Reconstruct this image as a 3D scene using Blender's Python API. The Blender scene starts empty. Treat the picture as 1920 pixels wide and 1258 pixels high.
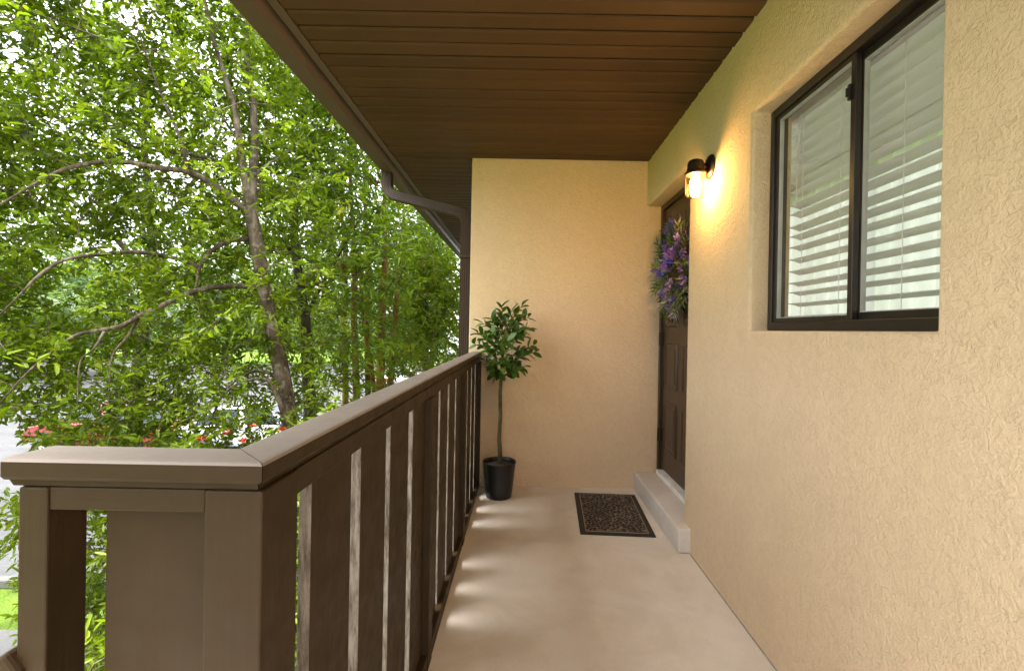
import bpy, bmesh, math, random
import numpy as np
from mathutils import Vector, Matrix

S = bpy.context.scene
COL = S.collection
R = math.radians

# ------------------------------------------------------------------ camera
YAW, PITCH, ROLL, CX, CY, F, EYE = -0.0006, -0.0029, 0.018, 981.03, 621.26, 900.0, 1.2
def cam_basis():
    cy, sy, cp, sp = math.cos(YAW), math.sin(YAW), math.cos(PITCH), math.sin(PITCH)
    f = Vector((sy*cp, cy*cp, sp)); r = Vector((cy, -sy, 0)); u = r.cross(f)
    c, s = math.cos(ROLL), math.sin(ROLL)
    return f, r*c + u*s, u*c - r*s
FW, RT, UP = cam_basis()
cam = bpy.data.cameras.new('camera'); camo = bpy.data.objects.new('camera', cam); COL.objects.link(camo)
cam.sensor_width = 36; cam.lens = 36*F/1920
cam.shift_x = (960-CX)/1920; cam.shift_y = (CY-629)/1920
cam.clip_start = 0.05; cam.clip_end = 1000
m = Matrix((RT, UP, -FW)).transposed().to_4x4(); m.translation = (0, 0, EYE)
camo.matrix_world = m
S.camera = camo
def at(px, py, Y):
    d = FW + RT*((px-CX)/F) - UP*((py-CY)/F)
    return Vector((0, 0, EYE)) + d*(Y/d.y)

# ------------------------------------------------------------------ sky, sun, exposure
SUN_EL, SUN_AZ = R(72), R(-115)          # azimuth from +Y towards +X
W = bpy.data.worlds.new('World'); S.world = W; W.use_nodes = True
nt = W.node_tree; nt.nodes.clear()
out = nt.nodes.new('ShaderNodeOutputWorld'); bg = nt.nodes.new('ShaderNodeBackground')
sky = nt.nodes.new('ShaderNodeTexSky'); sky.sky_type = 'NISHITA'; sky.sun_disc = False
sky.sun_elevation = SUN_EL; sky.sun_rotation = SUN_AZ
sky.air_density = 1.0; sky.dust_density = 4.0; sky.ozone_density = 1.0
hs = nt.nodes.new('ShaderNodeHueSaturation'); hs.inputs['Saturation'].default_value = 0.16
nt.links.new(sky.outputs[0], hs.inputs['Color']); nt.links.new(hs.outputs[0], bg.inputs['Color'])
bg.inputs['Strength'].default_value = 0.15
nt.links.new(bg.outputs[0], out.inputs[0])
sl = bpy.data.lights.new('sun', 'SUN'); sl.energy = 1.2; sl.angle = R(30); sl.color = (1, .96, .9)
so = bpy.data.objects.new('sun', sl); COL.objects.link(so)
sd = Vector((math.sin(SUN_AZ)*math.cos(SUN_EL), math.cos(SUN_AZ)*math.cos(SUN_EL), math.sin(SUN_EL)))
so.rotation_euler = sd.to_track_quat('Z', 'Y').to_euler()
S.view_settings.view_transform = 'Standard'; S.view_settings.look = 'None'
S.view_settings.gamma = 1.0; S.view_settings.exposure = 2.72
try: S.view_settings.use_curve_mapping = False
except Exception: pass
S.render.engine = 'CYCLES'
S.cycles.use_denoising = True
S.cycles.max_bounces = 8; S.cycles.diffuse_bounces = 4; S.cycles.glossy_bounces = 4
S.cycles.transparent_max_bounces = 12; S.cycles.transmission_bounces = 6
S.cycles.caustics_reflective = False; S.cycles.caustics_refractive = False
S.cycles.sample_clamp_indirect = 6.0

rng = np.random.default_rng(11)
random.seed(5)

# ------------------------------------------------------------------ material helpers
class NT:
    def __init__(s, name):
        s.m = bpy.data.materials.new(name); s.m.use_nodes = True
        s.t = s.m.node_tree; s.t.nodes.clear()
        s.out = s.n('ShaderNodeOutputMaterial')
    def n(s, k, **kw):
        x = s.t.nodes.new(k)
        for a, b in kw.items(): setattr(x, a, b)
        return x
    def l(s, a, b): s.t.links.new(a, b)
    def obj(s): return s.n('ShaderNodeTexCoord').outputs['Object']
    def noise(s, scale, detail=4, rough=.55, vec=None, dist=0):
        x = s.n('ShaderNodeTexNoise'); x.inputs['Scale'].default_value = scale
        x.inputs['Detail'].default_value = detail; x.inputs['Roughness'].default_value = rough
        x.inputs['Distortion'].default_value = dist
        s.l(vec if vec is not None else s.obj(), x.inputs['Vector']); return x.outputs['Fac']
    def ramp(s, fac, stops, interp='LINEAR'):
        x = s.n('ShaderNodeValToRGB'); x.color_ramp.interpolation = interp
        el = x.color_ramp.elements
        while len(el) < len(stops): el.new(.5)
        for e, (p, c) in zip(el, stops):
            e.position = p; e.color = c if len(c) == 4 else (*c, 1)
        s.l(fac, x.inputs['Fac']); return x.outputs['Color']
    def math(s, op, a, b=None, clamp=False):
        x = s.n('ShaderNodeMath', operation=op, use_clamp=clamp)
        for i, v in enumerate((a, b)):
            if v is None: continue
            if isinstance(v, (int, float)): x.inputs[i].default_value = v
            else: s.l(v, x.inputs[i])
        return x.outputs[0]
    def mix(s, fac, a, b, mode='MIX'):
        x = s.n('ShaderNodeMix', data_type='RGBA', blend_type=mode)
        for i, v in ((0, fac), (6, a), (7, b)):
            if isinstance(v, (int, float)): x.inputs[i].default_value = v
            elif isinstance(v, tuple): x.inputs[i].default_value = (*v, 1)
            else: s.l(v, x.inputs[i])
        return x.outputs[2]
    def bump(s, h, strength=.5, dist=.01, normal=None):
        x = s.n('ShaderNodeBump'); x.inputs['Strength'].default_value = strength; x.inputs['Distance'].default_value = dist
        s.l(h, x.inputs['Height'])
        if normal is not None: s.l(normal, x.inputs['Normal'])
        return x.outputs[0]
    def mapping(s, scale, rot=(0, 0, 0)):
        x = s.n('ShaderNodeMapping'); x.inputs['Scale'].default_value = scale; x.inputs['Rotation'].default_value = rot
        s.l(s.obj(), x.inputs['Vector']); return x.outputs[0]
    def pbsdf(s, col, rough=.6, metal=0, normal=None, spec=.5, **kw):
        x = s.n('ShaderNodeBsdfPrincipled')
        for k, v in (('Base Color', col), ('Roughness', rough), ('Metallic', metal), ('Specular IOR Level', spec)):
            if isinstance(v, tuple): x.inputs[k].default_value = (*v, 1)
            elif isinstance(v, (int, float)): x.inputs[k].default_value = v
            else: s.l(v, x.inputs[k])
        if normal is not None: s.l(normal, x.inputs['Normal'])
        for k, v in kw.items(): x.inputs[k.replace('_', ' ')].default_value = v
        return x
    def done(s, sh):
        s.l(sh.outputs[0], s.out.inputs['Surface']); return s.m

def plain(name, col, rough=.5, metal=0, var=.12, scale=14, bump=0, spec=.5):
    t = NT(name); n = t.noise(scale, 5)
    c = t.ramp(n, [(.3, tuple(v*(1-var) for v in col)), (.7, tuple(min(1, v*(1+var)) for v in col))])
    nm = t.bump(t.noise(scale*8, 3), .3, bump) if bump else None
    return t.done(t.pbsdf(c, rough, metal, nm, spec))

def mat_stucco(name, col):
    t = NT(name)
    def line(n, w):
        a = t.math('ABSOLUTE', t.math('SUBTRACT', n, .5))
        return t.math('SUBTRACT', 1.0, t.math('DIVIDE', a, w), True)
    zone = t.ramp(t.noise(2.6, 3), [(.32, (.25, .25, .25)), (.68, (1, 1, 1))])
    n1 = t.noise(36, 2.5, .55, dist=.8); n2 = t.noise(95, 2.5, .55, dist=.3)
    blob = t.ramp(n1, [(.44, (0, 0, 0)), (.52, (1, 1, 1))])
    grain = t.ramp(n2, [(.40, (0, 0, 0)), (.60, (1, 1, 1))])
    cut = t.math('MULTIPLY', line(t.noise(27, 2, .5, dist=1.0), .03), t.ramp(t.noise(24, 2), [(.46, (0, 0, 0)), (.56, (1, 1, 1))]))
    h = t.math('ADD', t.math('MULTIPLY', t.math('MULTIPLY', blob, zone), .75), t.math('MULTIPLY', grain, .45))
    h = t.math('ADD', h, t.math('MULTIPLY', t.noise(170, 3, .6), .5))
    h = t.math('SUBTRACT', h, t.math('MULTIPLY', t.math('MULTIPLY', cut, zone), .9))
    h = t.math('ADD', h, t.math('MULTIPLY', t.noise(5, 3), 1.6))
    nm = t.bump(h, .5, .0045)
    c = t.ramp(t.noise(1.3, 5, .6), [(.3, tuple(x*.92 for x in col)), (.7, tuple(x*1.05 for x in col))])
    c = t.mix(t.math('MULTIPLY', cut, .12), c, tuple(x*.55 for x in col))
    c = t.mix(t.math('MULTIPLY', t.math('SUBTRACT', 1.0, blob), .10), c, tuple(x*.6 for x in col))
    st = t.ramp(t.noise(1, 5, .65, t.mapping((7, 7, .8))), [(.55, (0, 0, 0)), (.8, (1, 1, 1))])
    c = t.mix(t.math('MULTIPLY', st, .10), c, tuple(x*.5 for x in col))
    return t.done(t.pbsdf(c, .88, 0, nm, .2))

def mat_paintwood(name, col, axis, rough=.40):
    t = NT(name)
    sc = [60, 60, 60]; sc['XYZ'.index(axis)] = 2.2
    g = t.noise(1, 5, .6, t.mapping(tuple(sc)), .4)
    c = t.ramp(t.noise(3.5, 4), [(.3, tuple(x*.86 for x in col)), (.72, tuple(x*1.12 for x in col))])
    c = t.mix(t.math('MULTIPLY', t.math('SUBTRACT', g, .5, True), .5), c, tuple(x*.7 for x in col))
    scuff = t.ramp(t.noise(38, 6, .7), [(.70, (0, 0, 0)), (.78, (1, 1, 1))])
    c = t.mix(t.math('MULTIPLY', scuff, .07), c, (.2, .17, .14))
    nm = t.bump(g, .45, .0018)
    r = t.ramp(t.noise(22, 4), [(.3, (rough-.08,)*3), (.7, (rough+.12,)*3)])
    return t.done(t.pbsdf(c, r, 0, nm, .22))

def mat_leaf(name, dark, light, attr=True, trans=.38, rough=.42, yellow=None):
    t = NT(name)
    if attr:
        a = t.n('ShaderNodeAttribute', attribute_name='tint').outputs['Fac']
    else:
        a = t.n('ShaderNodeObjectInfo').outputs['Random']
    stops = [(.0, dark), (.75, light)]
    if yellow: stops.append((1.0, yellow))
    c = t.ramp(a, stops)
    p = t.pbsdf(c, rough, 0, None, .4)
    tr = t.n('ShaderNodeBsdfTranslucent')
    t.l(t.mix(1.0, c, (1.15, 1.25, .45), 'MULTIPLY'), tr.inputs['Color'])
    mx = t.n('ShaderNodeMixShader'); mx.inputs[0].default_value = trans
    t.l(p.outputs[0], mx.inputs[1]); t.l(tr.outputs[0], mx.inputs[2])
    return t.done(mx)

def mat_bark(name, c1, c2, c3, scale=9):
    t = NT(name)
    n = t.noise(1, 6, .65, t.mapping((scale, scale, scale*.45)))
    c = t.ramp(n, [(.32, c1), (.5, c2), (.66, c3)])
    li = t.ramp(t.noise(scale*1.6, 3), [(.56, (0, 0, 0)), (.64, (1, 1, 1))])
    c = t.mix(t.math('MULTIPLY', li, .45), c, tuple(min(1, x*1.5) for x in c3))
    nm = t.bump(t.noise(1, 5, .7, t.mapping((scale*5, scale*5, scale*1.6))), .8, .012)
    return t.done(t.pbsdf(c, .85, 0, nm, .2))

def mat_glass(name, tint=(1, 1, 1), boost=1.0):
    t = NT(name)
    fr = t.n('ShaderNodeFresnel')
    bf = t.n('ShaderNodeNewGeometry').outputs['Backfacing']
    t.l(t.math('SUBTRACT', 1.5, t.math('MULTIPLY', bf, 1.5-1/1.5)), fr.inputs['IOR'])
    tr = t.n('ShaderNodeBsdfTransparent'); tr.inputs['Color'].default_value = (*tint, 1)
    gl = t.n('ShaderNodeBsdfGlossy'); gl.inputs['Roughness'].default_value = .015
    mx = t.n('ShaderNodeMixShader'); t.l(t.math('MULTIPLY', fr.outputs[0], boost, True), mx.inputs[0])
    t.l(tr.outputs[0], mx.inputs[1]); t.l(gl.outputs[0], mx.inputs[2])
    return t.done(mx)

M = {}
M['stucco'] = mat_stucco('stucco', (.645, .492, .325))
for ax in 'XYZ': M['rail'+ax] = mat_paintwood('railing_paint_'+ax, (.034, .0205, .0085), ax, .55)
def mat_soffit():
    t = NT('soffit_vinyl')
    g = t.noise(1, 4, .6, t.mapping((1.5, 40, 40)))
    c = t.ramp(t.noise(2.2, 3), [(.3, (.066, .034, .014)), (.7, (.080, .043, .0185))])
    r = t.n('ShaderNodeObjectInfo').outputs['Random']
    c = t.mix(1.0, c, t.ramp(r, [(0, (.86, .86, .86)), (1, (1.1, 1.1, 1.1))]), 'MULTIPLY')
    return t.done(t.pbsdf(c, .62, 0, t.bump(g, .25, .001), .2))
def mat_edge():
    t = NT('weathered_board_edge')
    c = t.ramp(t.noise(1, 5, .7, t.mapping((90, 90, 14))), [(.35, (.07, .05, .035)), (.5, (.20, .17, .145)), (.7, (.34, .31, .28))])
    return t.done(t.pbsdf(c, .7, 0, t.bump(t.noise(120, 4), .5, .002), .3))
M['edge'] = mat_edge()
M['capX'] = mat_paintwood('cap_skylit_X', (.25, .212, .182), 'X', .5); M['capY'] = mat_paintwood('cap_skylit_Y', (.25, .212, .182), 'Y', .5)  # sky light on the cap tops, put into a paler paint colour
M['soffit'] = mat_soffit()
M['soffit_dark'] = plain('soffit_backing', (.012, .009, .006), .8)
M['gutter'] = plain('gutter_enamel', (.095, .062, .042), .38, 0, .1, 5)
M['downspout'] = plain('downspout_enamel', (.045, .027, .018), .5, 0, .14, 8, 0, .3)
def mat_concrete(name, col, stain=.25):
    t = NT(name)
    n = t.noise(1.1, 6, .62); c = t.ramp(n, [(.3, tuple(x*(1-stain) for x in col)), (.68, tuple(min(1, x*1.06) for x in col))])
    b = t.ramp(t.noise(3.2, 5, .65, dist=.6), [(.36, (.66, .58, .48)), (.56, (1, 1, 1))])
    c = t.mix(.26, c, b, 'MULTIPLY')
    sp = t.ramp(t.noise(75, 4), [(.62, (0, 0, 0)), (.72, (1, 1, 1))])
    c = t.mix(t.math('MULTIPLY', sp, .28), c, tuple(x*.45 for x in col))
    nm = t.bump(t.math('ADD', t.noise(220, 3), t.noise(9, 3)), .25, .003)
    return t.done(t.pbsdf(c, .78, 0, nm, .25))
M['floor'] = mat_concrete('walkway_concrete', (.68, .625, .55), .13)
M['step'] = mat_concrete('step_concrete', (.63, .58, .52), .12)
M['door'] = plain('door_paint', (.036, .0195, .0085), .36, 0, .1, 6, .0006)
M['frame'] = plain('window_bronze', (.030, .023, .019), .34, .3, .15, 10)
M['seal'] = plain('window_gasket', (.42, .42, .40), .5)
M['thresh'] = plain('threshold_white', (.72, .71, .68), .4)
M['white'] = plain('interior_white', (.80, .79, .76), .7)
def mat_slat():
    t = NT('blind_slat'); p = t.pbsdf((.90, .875, .86), .45); tr = t.n('ShaderNodeBsdfTranslucent'); tr.inputs['Color'].default_value = (.88, .86, .83, 1)
    mx = t.n('ShaderNodeMixShader'); mx.inputs[0].default_value = .25; t.l(p.outputs[0], mx.inputs[1]); t.l(tr.outputs[0], mx.inputs[2]); return t.done(mx)
M['slat'] = mat_slat()
M['glass'] = mat_glass('window_glass', (.985, .99, .985), .6)
M['bronze'] = plain('lantern_bronze', (.030, .020, .014), .38, .5, .2, 30)
M['jar'] = mat_glass('lantern_glass', (1, .96, .88), 2.0)
def mat_emit(name, col, st):
    t = NT(name); e = t.n('ShaderNodeEmission'); e.inputs[0].default_value = (*col, 1); e.inputs[1].default_value = st
    return t.done(e)
M['bulb'] = mat_emit('bulb_glow', (1, .56, .18), 95)
M['pot'] = plain('pot_plastic', (.010, .010, .011), .38, 0, .2, 20)
M['soil'] = plain('potting_soil', (.035, .022, .014), .95, 0, .5, 60, .006)
M['rubber'] = plain('mat_rubber', (.016, .014, .012), .7, 0, .3, 60)

# ------------------------------------------------------------------ mesh helpers
class MB:
    def __init__(s): s.v = []; s.f = []
    def add(s, vs, fs):
        b = len(s.v); s.v += [tuple(x) for x in vs]; s.f += [tuple(i+b for i in q) for q in fs]
    def box(s, x0, x1, y0, y1, z0, z1, M4=None):
        vs = [Vector(p) for p in ((x0,y0,z0),(x1,y0,z0),(x1,y1,z0),(x0,y1,z0),(x0,y0,z1),(x1,y0,z1),(x1,y1,z1),(x0,y1,z1))]
        if M4 is not None: vs = [M4 @ v for v in vs]
        s.add(vs, [(0,3,2,1),(4,5,6,7),(0,1,5,4),(1,2,6,5),(2,3,7,6),(3,0,4,7)]); return s
    def prism(s, prof, axis, a, b):
        """prof: 2D outline in the other two axes (cyclic order), extruded along axis from a to b"""
        n = len(prof)
        def mk(p, t):
            return {'X': (t, p[0], p[1]), 'Y': (p[0], t, p[1]), 'Z': (p[0], p[1], t)}[axis]
        s.add([mk(p, a) for p in prof] + [mk(p, b) for p in prof],
              [tuple(range(n))[::-1], tuple(range(n, 2*n))] + [(i, (i+1) % n, n+(i+1) % n, n+i) for i in range(n)]); return s
    def tube(s, pts, rad, n=8, cap=True, wob=0):
        pts = [Vector(p) for p in pts]; rs = rad if hasattr(rad, '__len__') else [rad]*len(pts)
        ref = Vector((.31, .52, .79)); base = len(s.v); prev = None
        for i, p in enumerate(pts):
            d = (pts[min(i+1, len(pts)-1)] - pts[max(i-1, 0)]).normalized()
            a = (ref if prev is None else prev); a = (a - d*a.dot(d))
            if a.length < 1e-4: a = d.orthogonal()
            a.normalize(); prev = a; b = d.cross(a)
            for k in range(n):
                t = 2*math.pi*k/n; rr = rs[i]*(1+(random.uniform(-wob, wob) if wob else 0))
                s.v.append(tuple(p + (a*math.cos(t)+b*math.sin(t))*rr))
        for i in range(len(pts)-1):
            for k in range(n):
                q = base+i*n; s.f.append((q+k, q+(k+1) % n, q+n+(k+1) % n, q+n+k))
        if cap:
            s.f.append(tuple(base+k for k in range(n))[::-1]); s.f.append(tuple(base+(len(pts)-1)*n+k for k in range(n)))
        return s
    def lathe(s, prof, c=(0, 0, 0), n=28, M4=None):
        base = len(s.v)
        for r, z in prof:
            for k in range(n):
                t = 2*math.pi*k/n; v = Vector((r*math.cos(t), r*math.sin(t), z))
                v = (M4 @ v) if M4 is not None else v
                s.v.append(tuple(v + Vector(c)))
        for i in range(len(prof)-1):
            for k in range(n):
                q = base+i*n; s.f.append((q+k, q+(k+1) % n, q+n+(k+1) % n, q+n+k))
        return s
    def sweep(s, prof, pts, side, cap=True):
        """sweep a 2D profile along points; side = fixed direction used for profile x"""
        pts = [Vector(p) for p in pts]; n = len(prof); base = len(s.v)
        for i, p in enumerate(pts):
            d = (pts[min(i+1, len(pts)-1)] - pts[max(i-1, 0)]).normalized()
            a = Vector(side); a = (a - d*a.dot(d)).normalized(); b = d.cross(a)
            for x, y in prof: s.v.append(tuple(p + a*x + b*y))
        for i in range(len(pts)-1):
            for k in range(n):
                q = base+i*n; s.f.append((q+k, q+(k+1) % n, q+n+(k+1) % n, q+n+k))
        if cap:
            s.f.append(tuple(base+k for k in range(n))[::-1]); s.f.append(tuple(base+(len(pts)-1)*n+k for k in range(n)))
        return s
    def mesh(s, name, mat, smooth=False):
        me = bpy.data.meshes.new(name); me.from_pydata(s.v, [], s.f); me.materials.append(mat)
        if smooth: me.polygons.foreach_set('use_smooth', [True]*len(me.polygons))
        me.update(); return me
    def build(s, name, mat, parent=None, bevel=0, smooth=False, seg=2, merge=False):
        me = s.mesh(name, mat, smooth)
        bm = bmesh.new(); bm.from_mesh(me)
        if merge: bmesh.ops.remove_doubles(bm, verts=bm.verts, dist=1e-5)
        bmesh.ops.recalc_face_normals(bm, faces=bm.faces); bm.to_mesh(me); bm.free()
        o = link(name, me, parent)
        if bevel:
            b = o.modifiers.new('bevel', 'BEVEL'); b.width = bevel; b.segments = seg; b.limit_method = 'ANGLE'; b.angle_limit = R(40)
            b.harden_normals = False
        return o

def wloc(o):
    v = Vector(o.location); p = o.parent
    while p is not None: v += p.location; p = p.parent
    return v
def link(name, me, parent=None, loc=(0, 0, 0)):
    o = bpy.data.objects.new(name, me); COL.objects.link(o)
    o.location = Vector(loc)
    if parent is not None: o.parent = parent; o.location = Vector(loc) - wloc(parent)
    return o
def tag(o, label, cat, group=None):
    o['label'] = label; o['category'] = cat
    if group: o['group'] = group
    return o
def thing(name, label, cat, loc, group=None):
    o = bpy.data.objects.new(name, None); COL.objects.link(o); o.location = loc; o.empty_display_size = .1
    return tag(o, label, cat, group)
def struct(o): o['kind'] = 'structure'; return o

# ------------------------------------------------------------------ measured geometry (metres)
XW, YB, H = 0.928, 3.677, 2.494         # right wall face, end wall face, soffit height
XL = -0.418                             # left end of the end wall
STEP = 0.133
GZ = -2.75                              # ground below

# ------------------------------------------------------------------ ground, road, path
def mat_grass():
    t = NT('lawn_grass')
    c = t.ramp(t.noise(2.2, 6, .7), [(.3, (.075, .13, .018)), (.6, (.14, .22, .03)), (.75, (.2, .24, .05))])
    return t.done(t.pbsdf(c, .9, 0, t.bump(t.noise(40, 4), .9, .05), .1))
def mat_asphalt():
    t = NT('worn_asphalt')
    c = t.ramp(t.noise(.5, 6, .65, t.mapping((.35, 1.5, 1))), [(.3, (.045, .045, .048)), (.55, (.07, .07, .073)), (.7, (.095, .095, .097))])
    cr = t.ramp(t.noise(1.3, 3, .5, dist=1.5), [(.488, (0, 0, 0)), (.5, (1, 1, 1)), (.512, (0, 0, 0))])
    c = t.mix(t.math('MULTIPLY', cr, .4), c, (.14, .14, .143))
    return t.done(t.pbsdf(c, .6, 0, t.bump(t.noise(90, 3), .5, .01), .4))
M['grass'] = mat_grass(); M['asphalt'] = mat_asphalt()
M['path'] = mat_concrete('path_concrete', (.13, .13, .13), .2)
M['kerb'] = mat_concrete('kerb_concrete', (.14, .137, .13), .2)
def sheet(name, x0, x1, y0, y1, z, mat, nx=1, ny=1, amp=0):
    vs = []; fs = []
    for j in range(ny+1):
        for i in range(nx+1):
            vs.append((x0+(x1-x0)*i/nx, y0+(y1-y0)*j/ny, z+(random.uniform(-amp, amp) if amp else 0)))
    for j in range(ny):
        for i in range(nx):
            a = j*(nx+1)+i; fs.append((a, a+1, a+nx+2, a+nx+1))
    b = MB(); b.add(vs, fs); return struct(b.build(name, mat))
sheet('lawn', -300, 300, -300, 600, GZ, M['grass'])
sheet('bounce_bed', -9, -.2, .5, 5.0, GZ+.03, plain('bounce_brown', (.10, .065, .04), .95, 0, .4, 12, .03))  # added brown sheet, cuts the green light bounced off the lawn
sheet('parking_lot', -60, 40, 7.2, 47, GZ+.006, M['asphalt'])
sheet('path', -60, -1.8, 5.2, 6.1, GZ+.02, M['path'])
struct(MB().box(-60, 40, 7.05, 7.2, GZ, GZ+.13).build('kerb', M['kerb'], None, .02))
struct(MB().box(-60, 40, 47, 47.15, GZ, GZ+.13).build('kerb', M['kerb'], None, .02))

# ------------------------------------------------------------------ walkway floor
struct(MB().box(-.37, 1.3, -5.2, YB+.1, -.2, 0).build('walkway_floor', M['floor'], None, .004))
struct(MB().box(-1.7, -.374, -5.2, .50, -.2, -.002).build('stair_landing', M['floor'], None, .004))

# ------------------------------------------------------------------ building
BLD = thing('apartment_building', 'beige stucco apartment building with brown plank soffit over its walkway', 'building', (XW, YB, 0))
# right wall with a window and a door opening
WY0, WY1, WZ0, WZ1 = 1.084, 1.983, 1.2135, 2.1115
DY0, DY1, DZ1 = 2.725, 3.69, 2.16
def wall_with_openings():
    ys = [-5.2, WY0, WY1, DY0, 3.75]; zs = [-3.0, -.01, WZ0, WZ1, DZ1, 2.56]
    x0, x1 = XW, XW+.17
    solid = {}
    for i in range(len(ys)-1):
        for k in range(len(zs)-1):
            yc, zc = (ys[i]+ys[i+1])/2, (zs[k]+zs[k+1])/2
            hole = (WY0 < yc < WY1 and WZ0 < zc < WZ1) or (yc > DY0 and -.01 < zc < DZ1)
            solid[i, k] = not hole
    b = MB()
    def q(*p): b.add(p, [tuple(range(len(p)))])
    for (i, k), s in solid.items():
        if not s: continue
        y0, y1, z0, z1 = ys[i], ys[i+1], zs[k], zs[k+1]
        q((x0,y0,z0),(x0,y0,z1),(x0,y1,z1),(x0,y1,z0)); q((x1,y0,z0),(x1,y1,z0),(x1,y1,z1),(x1,y0,z1))
        if not solid.get((i-1, k)): q((x0,y0,z0),(x1,y0,z0),(x1,y0,z1),(x0,y0,z1))
        if not solid.get((i+1, k)): q((x0,y1,z0),(x0,y1,z1),(x1,y1,z1),(x1,y1,z0))
        if not solid.get((i, k-1)): q((x0,y0,z0),(x0,y1,z0),(x1,y1,z0),(x1,y0,z0))
        if not solid.get((i, k+1)): q((x0,y0,z1),(x1,y0,z1),(x1,y1,z1),(x0,y1,z1))
    return b
wall_with_openings().build('front_wall', M['stucco'], BLD, .016, True, 4, True)
MB().box(XL, XW+.6, YB, 9.0, -3.0, 2.56).build('end_wall', M['stucco'], BLD, .012, True, 3)
MB().box(-2.6, -.45, -1.9, -1.6, -3.0, 2.7).build('shade_wall', M['stucco'], BLD, .012, True, 3)  # added unseen wall, keeps light from behind off the railing front
# soffit planks
SOF = MB().box(-1.03, XW+.1, -.9, 12.0, H+.014, H+.03).build('soffit', M['soffit_dark'], BLD)
PITCHB = .1052
def plank_mesh(x0, x1, nm):
    g = .015; w = PITCHB-g
    pr = [(0, .012), (0, .006), (.010, 0), (w-.004, 0), (w, .003), (w, .012)]
    return MB().prism(pr, 'X', x0, x1).mesh(nm, M['soffit'])
pm_long = plank_mesh(-1.0, XW+.004, 'soffit_plank'); pm_short = plank_mesh(-1.0, XL-.012, 'soffit_plank_short')
y = YB - .012 - PITCHB
k = 0
while y > -.85:
    o = link('soffit_plank', pm_long, SOF, (0, y, H+random.uniform(-.0012, .0012)))
    o.rotation_euler = (random.uniform(-.012, .012), random.uniform(-.0007, .0007), random.uniform(-.0012, .0012)); y -= PITCHB
y = YB - .004
while y < 11.5:
    o = link('soffit_plank', pm_short, SOF, (0, y, H+random.uniform(-.001, .001)))
    o.rotation_euler = (random.uniform(-.012, .012), 0, random.uniform(-.0012, .0012)); y += PITCHB
# edge trim, fascia, gutter, roof
MB().prism([(-1.004, H-.004), (-1.004, H+.012), (-1.034, H+.012), (-1.034, H+.03), (-1.042, H+.03), (-1.042, H-.006)], 'Y', -.9, 12).build('soffit_trim', M['gutter'], BLD, .0015)
MB().box(-1.062, -1.043, -.9, 12, H+.02, H+.22).build('fascia', M['soffit'], BLD, .002)
gz = H-.022
gp = [(-1.094, gz), (-1.180, gz), (-1.186, gz+.004), (-1.190, gz+.05), (-1.214, gz+.10), (-1.214, gz+.135), (-1.20, gz+.135),
      (-1.20, gz+.128), (-1.208, gz+.128), (-1.208, gz+.102), (-1.184, gz+.053), (-1.180, gz+.006), (-1.097, gz+.006), (-1.0655, gz+.13), (-1.0625, gz+.13), (-1.0625, gz+.045)]
MB().prism(gp, 'Y', -.9, 12).build('gutter', M['gutter'], BLD, .0015)
rb = MB(); rb.add([(-1.20,-.95,H+.16),(-1.20,12,H+.16),(3.1,12,H+1.0),(3.1,-.95,H+1.0),(-1.05,-.95,H+.13),(-1.05,12,H+.13),(3.1,12,H+.9),(3.1,-.95,H+.9)],
         [(0,1,2,3),(7,6,5,4),(0,4,5,1),(1,5,6,2),(2,6,7,3),(3,7,4,0)])
rb.build('roof', plain('roof_shingle', (.06, .055, .05), .9), BLD)
# downspout: ribbed rectangular pipe
def arc(pts, r=.07, n=6):
    out = [Vector(pts[0])]
    for i in range(1, len(pts)-1):
        p, a, b = Vector(pts[i]), Vector(pts[i-1]), Vector(pts[i+1])
        d0, d1 = (a-p).normalized(), (b-p).normalized()
        for j in range(n+1):
            t = j/n; out.append((p+d0*r)*(1-t)**2 + p*2*t*(1-t) + (p+d1*r)*t*t)
    return out + [Vector(pts[-1])]
def ribbed(w, d):
    pr = []
    def edge(a, b, n=4, dep=.003):
        a, b = Vector(a), Vector(b); dr = (b-a); nn = Vector((dr.y, -dr.x)).normalized()
        for i in range(n):
            t0 = (i+.25)/n; t1 = (i+.45)/n; t2 = (i+.55)/n; t3 = (i+.75)/n
            for t, q in ((t0, 0), (t1, dep), (t2, dep), (t3, 0)): pr.append(tuple(a+dr*t-nn*q))
    edge((-w, -d), (w, -d)); edge((w, -d), (w, d), 5); edge((w, d), (-w, d)); edge((-w, d), (-w, -d), 5)
    return pr
dp = arc([(-1.142, 3.95, gz+.004), (-1.142, 3.95, 2.30), (-.462, 3.75, 2.095), (-.462, 3.75, -2.7)], .085, 7)
DS = MB().sweep(ribbed(.030, .040), dp, (0, 1, 0)).build('downspout', M['downspout'], BLD, 0, False)
for z in (1.75, .2): MB().box(-.505, -.417, 3.705, 3.795, z, z+.025).build('strap', M['downspout'], DS, .002)
# room behind the window
RXF = 2.25
MB().box(XW+.17, RXF+.1, -2.2, YB-.02, -.1, 0).box(1.54, RXF+.1, YB-.02, 6.15, -.1, 0).build('room_floor', plain('room_carpet', (.6, .56, .5), .9), BLD)
MB().box(XW+.17, RXF+.1, -2.2, YB-.02, 2.43, 2.48).box(1.54, RXF+.1, YB-.02, 6.15, 2.43, 2.48).build('room_ceiling', M['white'], BLD)
MB().box(1.54, RXF+.1, 6.05, 6.15, 0, 2.43).build('room_wall', M['white'], BLD)
MB().box(XW+.17, RXF+.1, -2.15, -2.05, 0, 2.43).build('room_wall', M['white'], BLD)
rw = MB().box(RXF, RXF+.1, -2.05, -1.8, 0, 2.43).box(RXF, RXF+.1, 5.8, 6.05, 0, 2.43).box(RXF, RXF+.1, -1.8, 5.8, 2.36, 2.43).box(RXF, RXF+.1, -1.8, 5.8, 0, .15)
rw.build('room_wall', M['white'], BLD)
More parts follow.
